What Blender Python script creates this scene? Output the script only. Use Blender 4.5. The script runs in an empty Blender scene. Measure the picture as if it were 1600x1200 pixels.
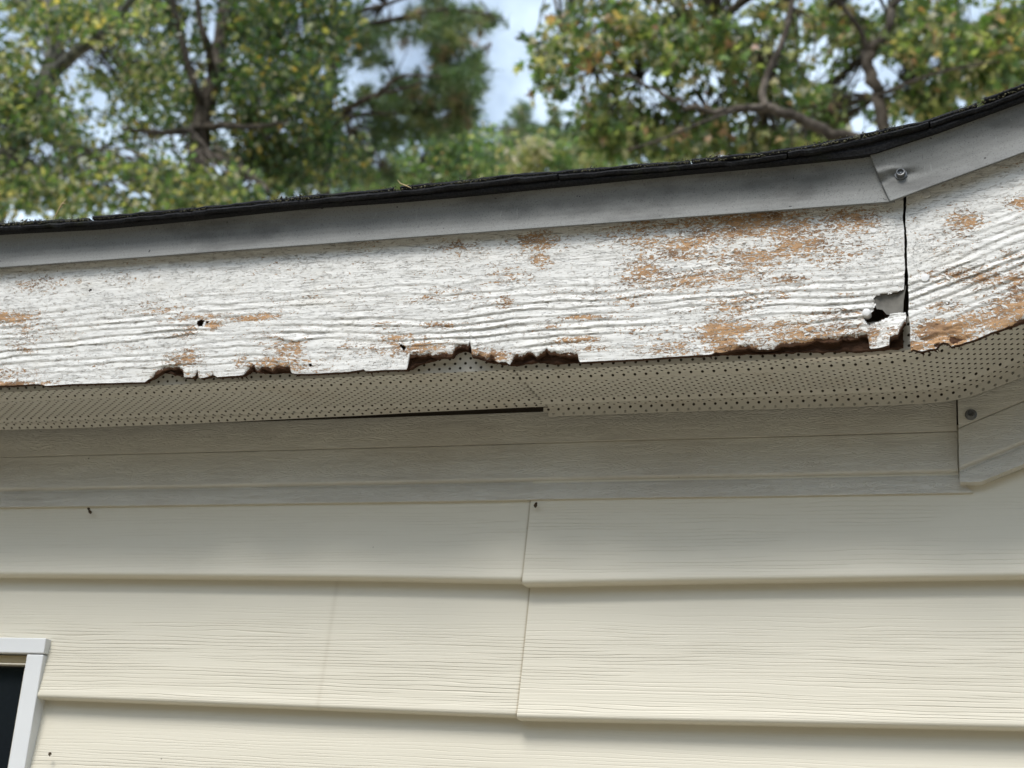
import bpy, math, random
import numpy as np
from mathutils import Matrix, Vector

# ------------------------------------------------------------------ camera, sky, sun, exposure
SC = bpy.context.scene
COL = SC.collection
EYE = 1.65                                   # lens height above the ground
F, PITCH, YAW, ROLL = 2370.7, 18.772, -19.242, 4.070     # focal length in photo pixels, angles in degrees


def cam_axes():
    p, y, r = (math.radians(a) for a in (PITCH, YAW, ROLL))
    fwd = np.array([math.sin(y) * math.cos(p), math.cos(y) * math.cos(p), math.sin(p)])
    right = np.array([math.cos(y), -math.sin(y), 0.0])
    up = np.cross(right, fwd)
    return np.array([math.cos(r) * right + math.sin(r) * up, -(-math.sin(r) * right + math.cos(r) * up), fwd])


AX = cam_axes()


def P(px, py, Y):
    """point on the vertical plane at distance Y, measured off the photograph"""
    d = AX.T @ np.array([(px - 800) / F, (py - 600) / F, 1.0])
    q = d * (Y / d[1])
    return np.array([q[0], Y, q[2] + EYE])


cam = bpy.data.cameras.new('camera')
cam.sensor_width = 36.0
cam.lens = F / 1600 * 36
cam.clip_start = 0.05
cam.clip_end = 2000
cam.dof.use_dof = True
cam.dof.focus_distance = 1.62
cam.dof.aperture_fstop = 8.4
co = bpy.data.objects.new('camera', cam)
COL.objects.link(co)
m = Matrix.Identity(4)
for i, v in enumerate((AX[0], -AX[1], -AX[2])):
    for j in range(3):
        m[j][i] = v[j]
m[2][3] = EYE
co.matrix_world = m
SC.camera = co

SUN_EL, SUN_ROT = math.radians(56), math.radians(196)     # high, behind the camera, a little to its left
SKY_STRENGTH = 0.065
world = bpy.data.worlds.new('World')
SC.world = world
world.use_nodes = True
wn, wl = world.node_tree.nodes, world.node_tree.links
wn.clear()
w_out = wn.new('ShaderNodeOutputWorld')
w_bg = wn.new('ShaderNodeBackground')
w_bg.inputs[1].default_value = SKY_STRENGTH
w_sky = wn.new('ShaderNodeTexSky')
w_sky.sky_type = 'NISHITA'
w_sky.sun_disc = False
w_sky.sun_elevation = SUN_EL
w_sky.sun_rotation = SUN_ROT
w_sky.dust_density = 2.0
w_tc = wn.new('ShaderNodeTexCoord')
w_no = wn.new('ShaderNodeTexNoise')
w_no.inputs['Scale'].default_value = 3.2
w_no.inputs['Detail'].default_value = 7
w_no.inputs['Roughness'].default_value = 0.58
w_rp = wn.new('ShaderNodeValToRGB')
w_rp.color_ramp.elements[0].position = 0.45
w_rp.color_ramp.elements[0].color = (0.26, 0.26, 0.26, 1)
w_rp.color_ramp.elements[1].position = 0.68
w_mx = wn.new('ShaderNodeMix')
w_mx.data_type = 'RGBA'
w_mx.inputs['B'].default_value = (9.4, 11.3, 13.2, 1)
wl.new(w_tc.outputs['Generated'], w_no.inputs['Vector'])
wl.new(w_no.outputs['Fac'], w_rp.inputs['Fac'])
wl.new(w_rp.outputs['Color'], w_mx.inputs['Factor'])
wl.new(w_sky.outputs[0], w_mx.inputs['A'])
wl.new(w_mx.outputs['Result'], w_bg.inputs[0])
wl.new(w_bg.outputs[0], w_out.inputs[0])

sun = bpy.data.lights.new('sun', 'SUN')
sun.energy = 1.5
sun.angle = math.radians(22)
sun.color = (1.0, 0.965, 0.91)
so = bpy.data.objects.new('sun', sun)
COL.objects.link(so)
sd = Vector((math.sin(SUN_ROT) * math.cos(SUN_EL), math.cos(SUN_ROT) * math.cos(SUN_EL), math.sin(SUN_EL)))
so.rotation_euler = sd.to_track_quat('Z', 'Y').to_euler()
so.location = sd * 20

vs = SC.view_settings
vs.view_transform = 'Standard'
vs.look = 'None'
vs.gamma = 1
vs.use_curve_mapping = False
vs.exposure = 1.12

# ------------------------------------------------------------------ helpers
rng = np.random.default_rng(7)
random.seed(7)


def hash2(ix, iy, seed):
    n = (ix.astype(np.int64) * 374761393 + iy.astype(np.int64) * 668265263 + seed * 1442695041) & 0xFFFFFFFF
    n = ((n ^ (n >> 13)) * 1274126177) & 0xFFFFFFFF
    n = n ^ (n >> 16)
    return (n & 0xFFFFFF) / float(0xFFFFFF)


def vnoise(x, y, seed=0):
    x = np.asarray(x, float)
    y = np.asarray(y, float)
    x, y = np.broadcast_arrays(x, y)
    ix, iy = np.floor(x), np.floor(y)
    fx, fy = x - ix, y - iy
    fx = fx * fx * (3 - 2 * fx)
    fy = fy * fy * (3 - 2 * fy)
    a = hash2(ix, iy, seed)
    b = hash2(ix + 1, iy, seed)
    c = hash2(ix, iy + 1, seed)
    d = hash2(ix + 1, iy + 1, seed)
    return (a * (1 - fx) + b * fx) * (1 - fy) + (c * (1 - fx) + d * fx) * fy - 0.5


def fbm(x, y, seed=0, o=4, g=0.5):
    s, a = 0, 1.0
    for k in range(o):
        s = s + a * vnoise(np.asarray(x) * 2 ** k, np.asarray(y) * 2 ** k, seed + 17 * k)
        a *= g
    return s


def mesh_obj(name, verts, faces, mat=None, parent=None, smooth=False, attrs=None, mats=None, fmat=None):
    me = bpy.data.meshes.new(name)
    verts = np.asarray(verts, np.float32)
    if isinstance(faces, np.ndarray) and faces.ndim == 2:
        n, k = faces.shape
        me.vertices.add(len(verts))
        me.vertices.foreach_set('co', verts.ravel())
        me.loops.add(n * k)
        me.loops.foreach_set('vertex_index', faces.astype(np.int32).ravel())
        me.polygons.add(n)
        me.polygons.foreach_set('loop_start', np.arange(0, n * k, k, dtype=np.int32))
        me.polygons.foreach_set('loop_total', np.full(n, k, np.int32))
        me.update(calc_edges=True)
        me.validate()
    else:
        me.from_pydata(verts.tolist(), [], [list(map(int, f)) for f in faces])
        me.update()
    if attrs:
        for k, v in attrs.items():
            v = np.asarray(v, np.float32)
            if v.ndim == 1:
                me.attributes.new(k, 'FLOAT', 'POINT').data.foreach_set('value', v)
            else:
                if v.shape[1] == 3:
                    v = np.concatenate([v, np.ones((len(v), 1), np.float32)], 1)
                me.attributes.new(k, 'FLOAT_COLOR', 'POINT').data.foreach_set('color', v.ravel())
    for mm in (mats or ([mat] if mat else [])):
        me.materials.append(mm)
    if fmat is not None and len(fmat) == len(me.polygons):
        me.polygons.foreach_set('material_index', np.asarray(fmat, np.int32))
    if smooth:
        me.polygons.foreach_set('use_smooth', np.ones(len(me.polygons), bool))
    o = bpy.data.objects.new(name, me)
    COL.objects.link(o)
    if parent:
        o.parent = parent
    return o


def thing(name, label, cat, loc=(0, 0, 0), group=None):
    o = bpy.data.objects.new(name, None)
    COL.objects.link(o)
    o.location = loc
    return tag(o, label, cat, group)


def tag(o, label, cat, group=None):
    o['label'] = label
    o['category'] = cat
    if group:
        o['group'] = group
    return o


class Geo:
    def __init__(s):
        s.v, s.f = [], []

    def add(s, v, f):
        n = len(s.v)
        s.v += [tuple(map(float, p)) for p in v]
        s.f += [tuple(i + n for i in q) for q in f]

    def box(s, lo, hi):
        x0, y0, z0 = lo
        x1, y1, z1 = hi
        s.add([(x0, y0, z0), (x1, y0, z0), (x1, y1, z0), (x0, y1, z0), (x0, y0, z1), (x1, y0, z1), (x1, y1, z1), (x0, y1, z1)],
              [(0, 3, 2, 1), (4, 5, 6, 7), (0, 1, 5, 4), (1, 2, 6, 5), (2, 3, 7, 6), (3, 0, 4, 7)])

    def lathe(s, c, prof, n=20, axis=(0, -1, 0), jit=0):
        """prof: (radius, height along axis)"""
        a = Vector(axis).normalized()
        u = a.orthogonal().normalized()
        w = a.cross(u)
        vs_, fs = [], []
        for r, h in prof:
            for k in range(n):
                t = 2 * math.pi * k / n
                rr = r * (1 + random.uniform(-jit, jit))
                p = Vector(c) + a * h + u * (rr * math.cos(t)) + w * (rr * math.sin(t))
                vs_.append(p)
        for i in range(len(prof) - 1):
            for k in range(n):
                fs.append((i * n + k, i * n + (k + 1) % n, (i + 1) * n + (k + 1) % n, (i + 1) * n + k))
        fs.append(tuple(range((len(prof) - 1) * n, len(prof) * n)))
        s.add(vs_, fs)

    def tube(s, pts, rad, n=7, jit=0.0):
        pts = [Vector(p) for p in pts]
        vs_, fs = [], []
        ref = Vector((0.31, 0.95, 0.1))
        for i, p in enumerate(pts):
            t = (pts[min(i + 1, len(pts) - 1)] - pts[max(i - 1, 0)]).normalized()
            u = t.cross(ref)
            if u.length < 1e-3:
                u = t.orthogonal()
            u.normalize()
            w = t.cross(u)
            for k in range(n):
                a = 2 * math.pi * k / n
                r = rad[i] * (1 + random.uniform(-jit, jit))
                vs_.append(p + u * (r * math.cos(a)) + w * (r * math.sin(a)))
        for i in range(len(pts) - 1):
            for k in range(n):
                fs.append((i * n + k, i * n + (k + 1) % n, (i + 1) * n + (k + 1) % n, (i + 1) * n + k))
        fs.append(tuple(range(n))[::-1])
        fs.append(tuple(range((len(pts) - 1) * n, len(pts) * n)))
        s.add(vs_, fs)

    def build(s, name, mat, parent=None, smooth=False):
        return mesh_obj(name, s.v, s.f, mat, parent, smooth)


# ------------------------------------------------------------------ materials
class NT:
    def __init__(s, name):
        s.m = bpy.data.materials.new(name)
        s.m.use_nodes = True
        s.n, s.l = s.m.node_tree.nodes, s.m.node_tree.links
        s.b = s.n['Principled BSDF']
        s.out = s.n['Material Output']
        s.tc = s.n.new('ShaderNodeTexCoord')

    def set(s, sock, v):
        if hasattr(v, 'is_output'):
            s.l.new(v, sock)
        elif isinstance(v, (tuple, list)) and len(v) == 3 and sock.type == 'RGBA':
            sock.default_value = (*v, 1)
        else:
            sock.default_value = v

    def noise(s, scale=(1, 1, 1), sc=1.0, detail=4, rough=0.5, dist=0.0, off=(0, 0, 0), rot=(0, 0, 0), vec=None):
        mp = s.n.new('ShaderNodeMapping')
        mp.inputs['Scale'].default_value = scale
        mp.inputs['Location'].default_value = off
        mp.inputs['Rotation'].default_value = rot
        s.l.new(vec or s.tc.outputs['Object'], mp.inputs[0])
        t = s.n.new('ShaderNodeTexNoise')
        t.inputs['Scale'].default_value = sc
        t.inputs['Detail'].default_value = detail
        t.inputs['Roughness'].default_value = rough
        t.inputs['Distortion'].default_value = dist
        s.l.new(mp.outputs[0], t.inputs['Vector'])
        return t.outputs['Fac']

    def math(s, op, a, b=0.0, c=0.0, clamp=False):
        t = s.n.new('ShaderNodeMath')
        t.operation = op
        t.use_clamp = clamp
        s.set(t.inputs[0], a)
        s.set(t.inputs[1], b)
        s.set(t.inputs[2], c)
        return t.outputs[0]

    def rng(s, v, a, b, c=0.0, d=1.0):
        t = s.n.new('ShaderNodeMapRange')
        t.interpolation_type = 'SMOOTHSTEP'
        for i, x in enumerate((v, a, b, c, d)):
            s.set(t.inputs[i], x)
        return t.outputs[0]

    def mix(s, f, a, b):
        t = s.n.new('ShaderNodeMix')
        t.data_type = 'RGBA'
        s.set(t.inputs['Factor'], f)
        s.set(t.inputs['A'], a)
        s.set(t.inputs['B'], b)
        return t.outputs['Result']

    def attr(s, name, out='Fac'):
        t = s.n.new('ShaderNodeAttribute')
        t.attribute_name = name
        return t.outputs[out]

    def bump(s, h, strength=0.5, dist=0.001, nrm=None):
        t = s.n.new('ShaderNodeBump')
        t.inputs['Strength'].default_value = strength
        t.inputs['Distance'].default_value = dist
        s.set(t.inputs['Height'], h)
        if nrm is not None:
            s.l.new(nrm, t.inputs['Normal'])
        return t.outputs['Normal']

    def fin(s, color=None, rough=0.6, normal=None, metal=0.0, spec=0.5):
        if color is not None:
            s.set(s.b.inputs['Base Color'], color)
        s.set(s.b.inputs['Roughness'], rough)
        s.set(s.b.inputs['Metallic'], metal)
        s.set(s.b.inputs['Specular IOR Level'], spec)
        if normal is not None:
            s.l.new(normal, s.b.inputs['Normal'])
        return s.m


def mat_plain(name, col, rough=0.6, metal=0.0, var=0.15, scale=60, bump=0.0, spec=0.5):
    t = NT(name)
    n = t.noise((1, 1, 1), scale, 5, 0.6)
    c = t.mix(n, tuple(x * (1 - var) for x in col), tuple(min(1, x * (1 + var)) for x in col))
    nm = t.bump(n, bump, 0.001) if bump else None
    return t.fin(c, rough, nm, metal, spec)


def mat_fascia(name, slope):
    t = NT(name)
    rot = (0, math.atan(slope), 0)
    peel, dirt, fib = t.attr('peel'), t.attr('dirt'), t.attr('fib')
    # flakes: worm-like fragments drawn out along the grain
    a = t.noise((135, 135, 320), 1.0, 6, 0.70, 1.1, rot=rot)
    b = t.noise((300, 300, 640), 1.0, 3, 0.6, 1.2, rot=rot)
    lo = t.noise((14, 14, 45), 1.0, 3, 0.55, 0.3, rot=rot)
    n = t.math('ADD', t.math('MULTIPLY', a, 0.60), t.math('MULTIPLY', b, 0.40))
    n = t.math('ADD', n, t.math('MULTIPLY', t.math('SUBTRACT', lo, 0.5), 0.25))
    thr = t.math('SUBTRACT', 0.634, t.math('MULTIPLY', peel, 0.165))
    d = t.math('SUBTRACT', n, thr)
    mask = t.rng(d, 0.0, 0.010)
    # fine open checks in the paint everywhere
    ck = t.noise((130, 130, 560), 1.0, 4, 0.65, 1.6, off=(3, 1, 7), rot=rot)
    ckz = t.noise((11, 11, 26), 1.0, 3, 0.6, off=(1, 8, 2), rot=rot)
    ckt = t.math('SUBTRACT', 0.675, t.math('MULTIPLY', ckz, 0.13))
    ckm = t.rng(ck, ckt, t.math('ADD', ckt, 0.02))
    # hairline grain cracks that follow the board
    gl = t.noise((16, 16, 210), 1.0, 3, 0.6, 0.9, off=(7, 3, 1), rot=rot)
    gb = t.math('ABSOLUTE', t.math('SUBTRACT', t.math('FRACT', t.math('MULTIPLY', gl, 7.0)), 0.5))
    hair = t.math('MULTIPLY', t.rng(gb, 0.055, 0.0), t.rng(t.noise((40, 40, 120), 1, 3, 0.6, off=(2, 2, 9), rot=rot), 0.44, 0.58))
    spk = t.noise((420, 420, 420), 1.0, 3, 0.6)
    dirtn = t.noise((60, 60, 90), 1.0, 5, 0.7)
    paint = t.mix(dirtn, (0.70, 0.695, 0.665), (0.795, 0.79, 0.76))
    paint = t.mix(t.math('MULTIPLY', t.rng(t.noise((9, 9, 20), 1, 4, 0.6), 0.5, 0.75), 0.35), paint, (0.70, 0.655, 0.56))
    dm = t.math('MULTIPLY', t.rng(spk, t.math('SUBTRACT', 0.72, t.math('MULTIPLY', dirt, 0.3)), 0.74), t.math('ADD', 0.25, dirt), clamp=True)
    paint = t.mix(dm, paint, (0.16, 0.155, 0.15))
    paint = t.mix(t.math('MULTIPLY', t.math('MULTIPLY', t.attr('crev'), 0.75), t.rng(t.noise((120, 120, 260), 1, 3, 0.6, off=(5, 5, 1), rot=rot), 0.42, 0.58)), paint, (0.25, 0.225, 0.19))
    wood = t.mix(t.noise((50, 50, 260), 1, 5, 0.6, 0.5, rot=rot), (0.40, 0.22, 0.105), (0.61, 0.39, 0.215))
    wood = t.mix(t.rng(t.noise((30, 30, 80), 1, 4, 0.6, off=(9, 0, 2)), 0.46, 0.66), wood, (0.27, 0.16, 0.09))
    wood = t.mix(t.rng(t.noise((160, 160, 420), 1, 3, 0.6, off=(4, 4, 4), rot=rot), 0.58, 0.68), wood, (0.16, 0.10, 0.06))
    edge = t.rng(d, -0.022, 0.0)
    paint = t.mix(t.math('MULTIPLY', edge, 0.35), paint, (0.84, 0.80, 0.70))
    c = t.mix(t.math('MULTIPLY', ckm, 0.55), paint, (0.33, 0.265, 0.195))
    c = t.mix(t.math('MULTIPLY', hair, 0.7), c, (0.22, 0.20, 0.17))
    c = t.mix(mask, c, wood)
    fib = t.rng(t.math('ADD', fib, t.math('MULTIPLY', t.math('SUBTRACT', t.noise((190, 190, 260), 1, 4, 0.7, 0.8), 0.5), 1.5)), 0.42, 0.52)
    c = t.mix(fib, c, t.mix(t.noise((120, 120, 300), 1, 4, 0.7), (0.045, 0.022, 0.012), (0.19, 0.09, 0.045)))
    gr = t.noise((18, 18, 520), 1.0, 5, 0.6, 0.6, rot=rot)
    h = t.math('SUBTRACT', t.math('MULTIPLY', gr, 0.55), t.math('ADD', t.math('MULTIPLY', mask, 1.4), t.math('ADD', t.math('MULTIPLY', ckm, 0.8), hair)))
    h = t.math('ADD', h, t.math('MULTIPLY', spk, 0.25))
    nm = t.bump(h, 0.9, 0.0009)
    return t.fin(c, t.mix(mask, (0.5, 0.5, 0.5), (0.85, 0.85, 0.85)), nm, spec=0.35)


def mat_rot():
    t = NT('rotten hardboard')
    n = t.noise((90, 90, 260), 1, 6, 0.7, 1.0)
    c = t.mix(n, (0.012, 0.007, 0.005), (0.105, 0.052, 0.028))
    return t.fin(c, 0.9, t.bump(n, 1.0, 0.003), spec=0.2)


def mat_siding():
    t = NT('cream vinyl siding')
    g = t.attr('grain')
    rnd = t.n.new('ShaderNodeObjectInfo').outputs['Random']
    cmb = t.n.new('ShaderNodeCombineXYZ')
    t.l.new(t.math('MULTIPLY', rnd, 40.0), cmb.inputs[0])
    t.l.new(t.math('MULTIPLY', rnd, 9.0), cmb.inputs[2])
    ad = t.n.new('ShaderNodeVectorMath')
    ad.operation = 'ADD'
    t.l.new(t.tc.outputs['Object'], ad.inputs[0])
    t.l.new(cmb.outputs[0], ad.inputs[1])
    v = ad.outputs[0]
    sp = t.n.new('ShaderNodeSeparateXYZ')
    t.l.new(v, sp.inputs[0])
    fine = t.noise((6, 1, 420), 1.0, 2, 0.5, 0.1, vec=v)
    wob = t.math('ADD', t.math('MULTIPLY', t.noise((2.2, 1, 22), 1, 3, 0.5, vec=v), 4.0), t.math('MULTIPLY', t.noise((7, 1, 90), 1, 2, 0.5, vec=v), 1.7))
    band = t.math('ABSOLUTE', t.math('SUBTRACT', t.math('FRACT', t.math('ADD', t.math('MULTIPLY', sp.outputs[2], 250.0), wob)), 0.5))
    keep = t.rng(t.noise((7, 1, 130), 1, 2, 0.5, off=(3, 0, 5), vec=v), 0.30, 0.58)
    groove = t.math('SUBTRACT', 1.0, t.math('MULTIPLY', t.rng(band, 0.17, 0.0), keep))
    wv = t.noise((2.2, 1, 14), 1, 3, 0.5, vec=v)
    h = t.math('ADD', t.math('MULTIPLY', groove, t.math('MULTIPLY', g, t.rng(wv, 0.3, 0.6, 0.35, 1.0))), t.math('MULTIPLY', fine, t.math('MULTIPLY', g, 0.5)))
    st = t.noise((3.2, 1, 7), 1, 5, 0.6, vec=v)
    c = t.mix(st, (0.645, 0.605, 0.495), (0.705, 0.668, 0.562))
    c = t.mix(t.math('MULTIPLY', t.math('SUBTRACT', 1.0, groove), t.math('MULTIPLY', g, 0.27)), c, (0.36, 0.32, 0.24))
    c = t.mix(t.math('MULTIPLY', t.rng(t.noise((60, 1, 60), 1, 2, 0.5, vec=v), 0.80, 0.815), 0.7), c, (0.12, 0.09, 0.06))
    c = t.mix(t.attr('stain'), c, (0.34, 0.28, 0.18))
    nm = t.bump(h, 0.8, 0.0007)
    big = t.bump(t.noise((1.3, 1, 9), 1, 2, 0.5, vec=v), 0.35, 0.006, nm)
    return t.fin(c, t.math('ADD', 0.38, t.math('MULTIPLY', st, 0.2)), big, spec=0.45)


def mat_frieze(name, slope=0.0):
    t = NT(name)
    rot = (0, math.atan(slope), 0)
    a = t.noise((16, 1, 110), 1.0, 3, 0.55, 2.2, rot=rot)
    fr = t.math('ABSOLUTE', t.math('SUBTRACT', t.math('FRACT', t.math('MULTIPLY', a, 7.0)), 0.5))
    h = t.math('ADD', t.rng(fr, 0.05, 0.4), t.math('MULTIPLY', t.noise((260, 260, 400), 1, 2, 0.5), 0.5))
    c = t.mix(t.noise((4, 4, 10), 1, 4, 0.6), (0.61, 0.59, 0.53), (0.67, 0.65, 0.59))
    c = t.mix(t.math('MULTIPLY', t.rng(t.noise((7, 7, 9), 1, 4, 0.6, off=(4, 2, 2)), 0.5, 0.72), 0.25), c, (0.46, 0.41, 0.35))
    c = t.mix(t.math('MULTIPLY', t.rng(t.noise((70, 70, 70), 1, 2, 0.5), 0.785, 0.80), 0.8), c, (0.05, 0.045, 0.04))
    return t.fin(c, 0.5, t.bump(h, 0.65, 0.0006), spec=0.4)


def mat_soffit():
    t = NT('perforated vinyl soffit')
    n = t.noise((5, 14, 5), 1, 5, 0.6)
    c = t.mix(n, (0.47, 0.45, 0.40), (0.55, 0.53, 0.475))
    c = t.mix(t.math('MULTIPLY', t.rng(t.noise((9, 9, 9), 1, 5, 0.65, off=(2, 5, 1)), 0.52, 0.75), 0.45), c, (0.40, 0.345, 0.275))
    c = t.mix(t.math('MULTIPLY', t.attr('smudge'), 0.8), c, (0.74, 0.68, 0.60))
    return t.fin(c, 0.5, t.bump(t.noise((90, 90, 90), 1, 3, 0.5), 0.15, 0.0006), spec=0.4)


def mat_drip():
    t = NT('weathered aluminium flashing')
    n = t.noise((2.5, 40, 40), 1, 5, 0.6)
    f = t.noise((700, 700, 700), 1, 3, 0.6)
    c = t.mix(n, (0.140, 0.144, 0.139), (0.205, 0.210, 0.203))
    c = t.mix(t.math('MULTIPLY', t.rng(t.noise((6, 30, 14), 1, 5, 0.65, off=(3, 3, 3)), 0.45, 0.66), 0.7), c, (0.075, 0.075, 0.072))
    c = t.mix(t.math('MULTIPLY', t.rng(f, 0.54, 0.68), 0.6), c, (0.055, 0.055, 0.053))
    c = t.mix(t.math('MULTIPLY', t.rng(t.noise((260, 260, 30), 1, 3, 0.6, 0.5), 0.66, 0.72), 0.15), c, (0.42, 0.43, 0.43))
    c = t.mix(t.rng(t.noise((110, 110, 110), 1, 2, 0.5), 0.73, 0.75), c, (0.04, 0.04, 0.04))
    nm = t.bump(t.noise((2.2, 30, 18), 1, 3, 0.5), 0.4, 0.004, t.bump(f, 0.12, 0.0003))
    return t.fin(c, t.math('ADD', 0.52, t.math('MULTIPLY', f, 0.25)), nm, 0.0, 0.3)


def mat_shingle():
    t = NT('asphalt shingle')
    f = t.noise((420, 420, 420), 1, 4, 0.7)
    c = t.mix(t.rng(f, 0.35, 0.7), (0.007, 0.0075, 0.010), (0.026, 0.026, 0.027))
    c = t.mix(t.math('MULTIPLY', t.rng(t.noise((25, 25, 25), 1, 4, 0.6), 0.55, 0.75), 0.6), c, (0.035, 0.042, 0.018))
    return t.fin(c, 0.9, t.bump(f, 0.9, 0.002), spec=0.25)


def mat_leaf(name, rough=0.36, trans=0.55):
    t = NT(name)
    a = t.n.new('ShaderNodeAttribute')
    a.attribute_name = 'tint'
    c = t.mix(t.noise((7, 7, 7), 1, 3, 0.6), a.outputs['Color'], a.outputs['Color'])
    t.fin(c, rough, None, spec=0.75)
    tr = t.n.new('ShaderNodeBsdfTranslucent')
    br = t.n.new('ShaderNodeVectorMath')
    br.operation = 'MULTIPLY'
    br.inputs[1].default_value = (1.35, 1.5, 0.7)
    t.l.new(a.outputs['Color'], br.inputs[0])
    t.l.new(br.outputs[0], tr.inputs['Color'])
    mx = t.n.new('ShaderNodeMixShader')
    mx.inputs[0].default_value = trans
    t.l.new(t.b.outputs[0], mx.inputs[1])
    t.l.new(tr.outputs[0], mx.inputs[2])
    t.l.new(mx.outputs[0], t.out.inputs[0])
    return t.m


def mat_bark(name, c0, c1):
    t = NT(name)
    n = t.noise((28, 28, 7), 1, 6, 0.65, 0.4)
    c = t.mix(t.rng(n, 0.3, 0.7), c0, c1)
    c = t.mix(t.rng(t.noise((6, 6, 5), 1, 4, 0.6), 0.5, 0.7), c, tuple(min(1, x * 1.5 + 0.02) for x in c1))
    return t.fin(c, 0.9, t.bump(n, 0.9, 0.02), spec=0.2)


M_FASC_L = mat_fascia('peeling white paint, level board', 0.0)
M_FASC_R = mat_fascia('peeling white paint, raked board', 0.36)
M_ROT = mat_rot()
M_SID = mat_siding()
M_FRZ = mat_frieze('clay frieze trim')  # clay is the trim's own colour
M_FRZ_R = mat_frieze('clay frieze trim raked', 0.42)
M_SOF = mat_soffit()
M_DRIP = mat_drip()
M_SHIN = mat_shingle()
M_MOSS = mat_plain('moss and granules', (0.095, 0.09, 0.05), 0.95, 0, 0.8, 300, 0.5)
M_WHITE = mat_plain('white window paint', (0.72, 0.735, 0.74), 0.4, 0, 0.04, 30)
M_VINYL = mat_plain('cream sash vinyl', (0.62, 0.58, 0.48), 0.45, 0, 0.06, 30)
M_TAN = mat_plain('tan window recess', (0.36, 0.29, 0.17), 0.6, 0, 0.1, 30)
M_GREY = mat_plain('grey exposed board layer', (0.135, 0.128, 0.112), 0.9, 0, 0.8, 60, 0.6)
M_DARK = mat_plain('dark attic timber', (0.035, 0.028, 0.022), 0.9, 0, 0.4, 20)
M_STEEL = mat_plain('dull zinc screw', (0.17, 0.175, 0.18), 0.45, 0.6, 0.25, 400, 0.2)
M_NAIL = mat_plain('painted nail head', (0.68, 0.68, 0.67), 0.5, 0, 0.15, 300, 0.3)
M_CHIP = mat_plain('loose white paint', (0.77, 0.765, 0.74), 0.6, 0, 0.06, 200)
M_STRAW = mat_plain('dry straw', (0.42, 0.33, 0.16), 0.8, 0, 0.3, 200)
M_MUD = mat_plain('dried mud', (0.07, 0.05, 0.028), 0.95, 0, 0.5, 400, 0.8)
M_SHEATH = mat_plain('wall sheathing', (0.10, 0.08, 0.06), 0.9, 0, 0.3, 10)
g = NT('window glass')
g.fin((0.012, 0.015, 0.018), 0.05, g.bump(g.noise((3, 3, 3), 1, 2, 0.5), 0.05, 0.01), spec=0.6)
M_GLASS = g.m
g = NT('lawn and leaf litter')
gn = g.noise((1, 1, 1), 0.9, 8, 0.7)
g.fin(g.mix(g.rng(gn, 0.25, 0.55), (0.055, 0.075, 0.028), g.mix(g.noise((1, 1, 1), 14, 6, 0.7), (0.28, 0.235, 0.17), (0.44, 0.385, 0.30))), 0.95, g.bump(g.noise((1, 1, 1), 30, 6, 0.7), 0.8, 0.03))
M_GROUND = g.m
M_LEAF = mat_leaf('broad leaves')
M_NEEDLE = mat_leaf('pine needles', 0.5, 0.25)
M_BARK = mat_bark('dark bark', (0.035, 0.028, 0.022), (0.11, 0.09, 0.07))
M_BARK_G = mat_bark('grey lichened bark', (0.075, 0.072, 0.062), (0.19, 0.185, 0.16))

# ------------------------------------------------------------------ ground
n = 40
xs = np.linspace(-300, 300, n)
gx, gy = np.meshgrid(xs, xs, indexing='ij')
gv = np.stack([gx, gy + 100, 0.6 * fbm(gx / 60, gy / 60, 3) * np.clip((np.hypot(gx, gy) - 30) / 60, 0, 1)], -1).reshape(-1, 3)
idx = np.arange(n * n).reshape(n, n)
gf = np.stack([idx[:-1, :-1], idx[1:, :-1], idx[1:, 1:], idx[:-1, 1:]], -1).reshape(-1, 4)
ground = mesh_obj('ground', gv, gf, M_GROUND)
ground['kind'] = 'structure'

# ------------------------------------------------------------------ the house
YF, YW = 1.45, 1.604            # fascia face, wall face
XL, XR = -2.3, 1.5              # how far the house runs out of the frame
house = thing('house', 'cream vinyl sided house with peeling rotted white fascia under a dark shingle roof edge', 'house', (0, 0, 0))


def interp_px(pts, Y):
    q = np.array([P(a, b, Y) for a, b in pts])
    o = np.argsort(q[:, 0], kind='stable')
    q = q[o]
    return q[:, 0], q[:, 2]


Z = lambda r: EYE + r           # heights measured from the lens

# ---- siding -------------------------------------------------------
SEAMX = lambda k: (-0.5265, -0.5225, 0.46, -0.527)[k % 4]
NOSE_A_L = interp_px([(0, 897), (540, 901.5), (825, 906.5)], 1.598)
NOSE_A_R = interp_px([(835, 911), (1070, 906.5), (1600, 899)], 1.5965)
NOSE_B_L = interp_px([(55, 1089), (300, 1098), (815, 1118)], 1.598)
NOSE_B_R = interp_px([(822, 1122), (1000, 1125.5), (1600, 1137)], 1.5965)
zA, zB = float(NOSE_A_L[1].mean()), float(NOSE_B_L[1].mean())
STEP = zA - zB


def ext(xq, line):
    return np.interp(xq, line[0], line[1])


YT = 1.5965                     # face of the window trim
WX1, _, WZ1 = (float(c_) for c_ in P(72, 997, YT))
WX0, WZ0 = WX1 - 0.62, WZ1 - 0.95


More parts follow.
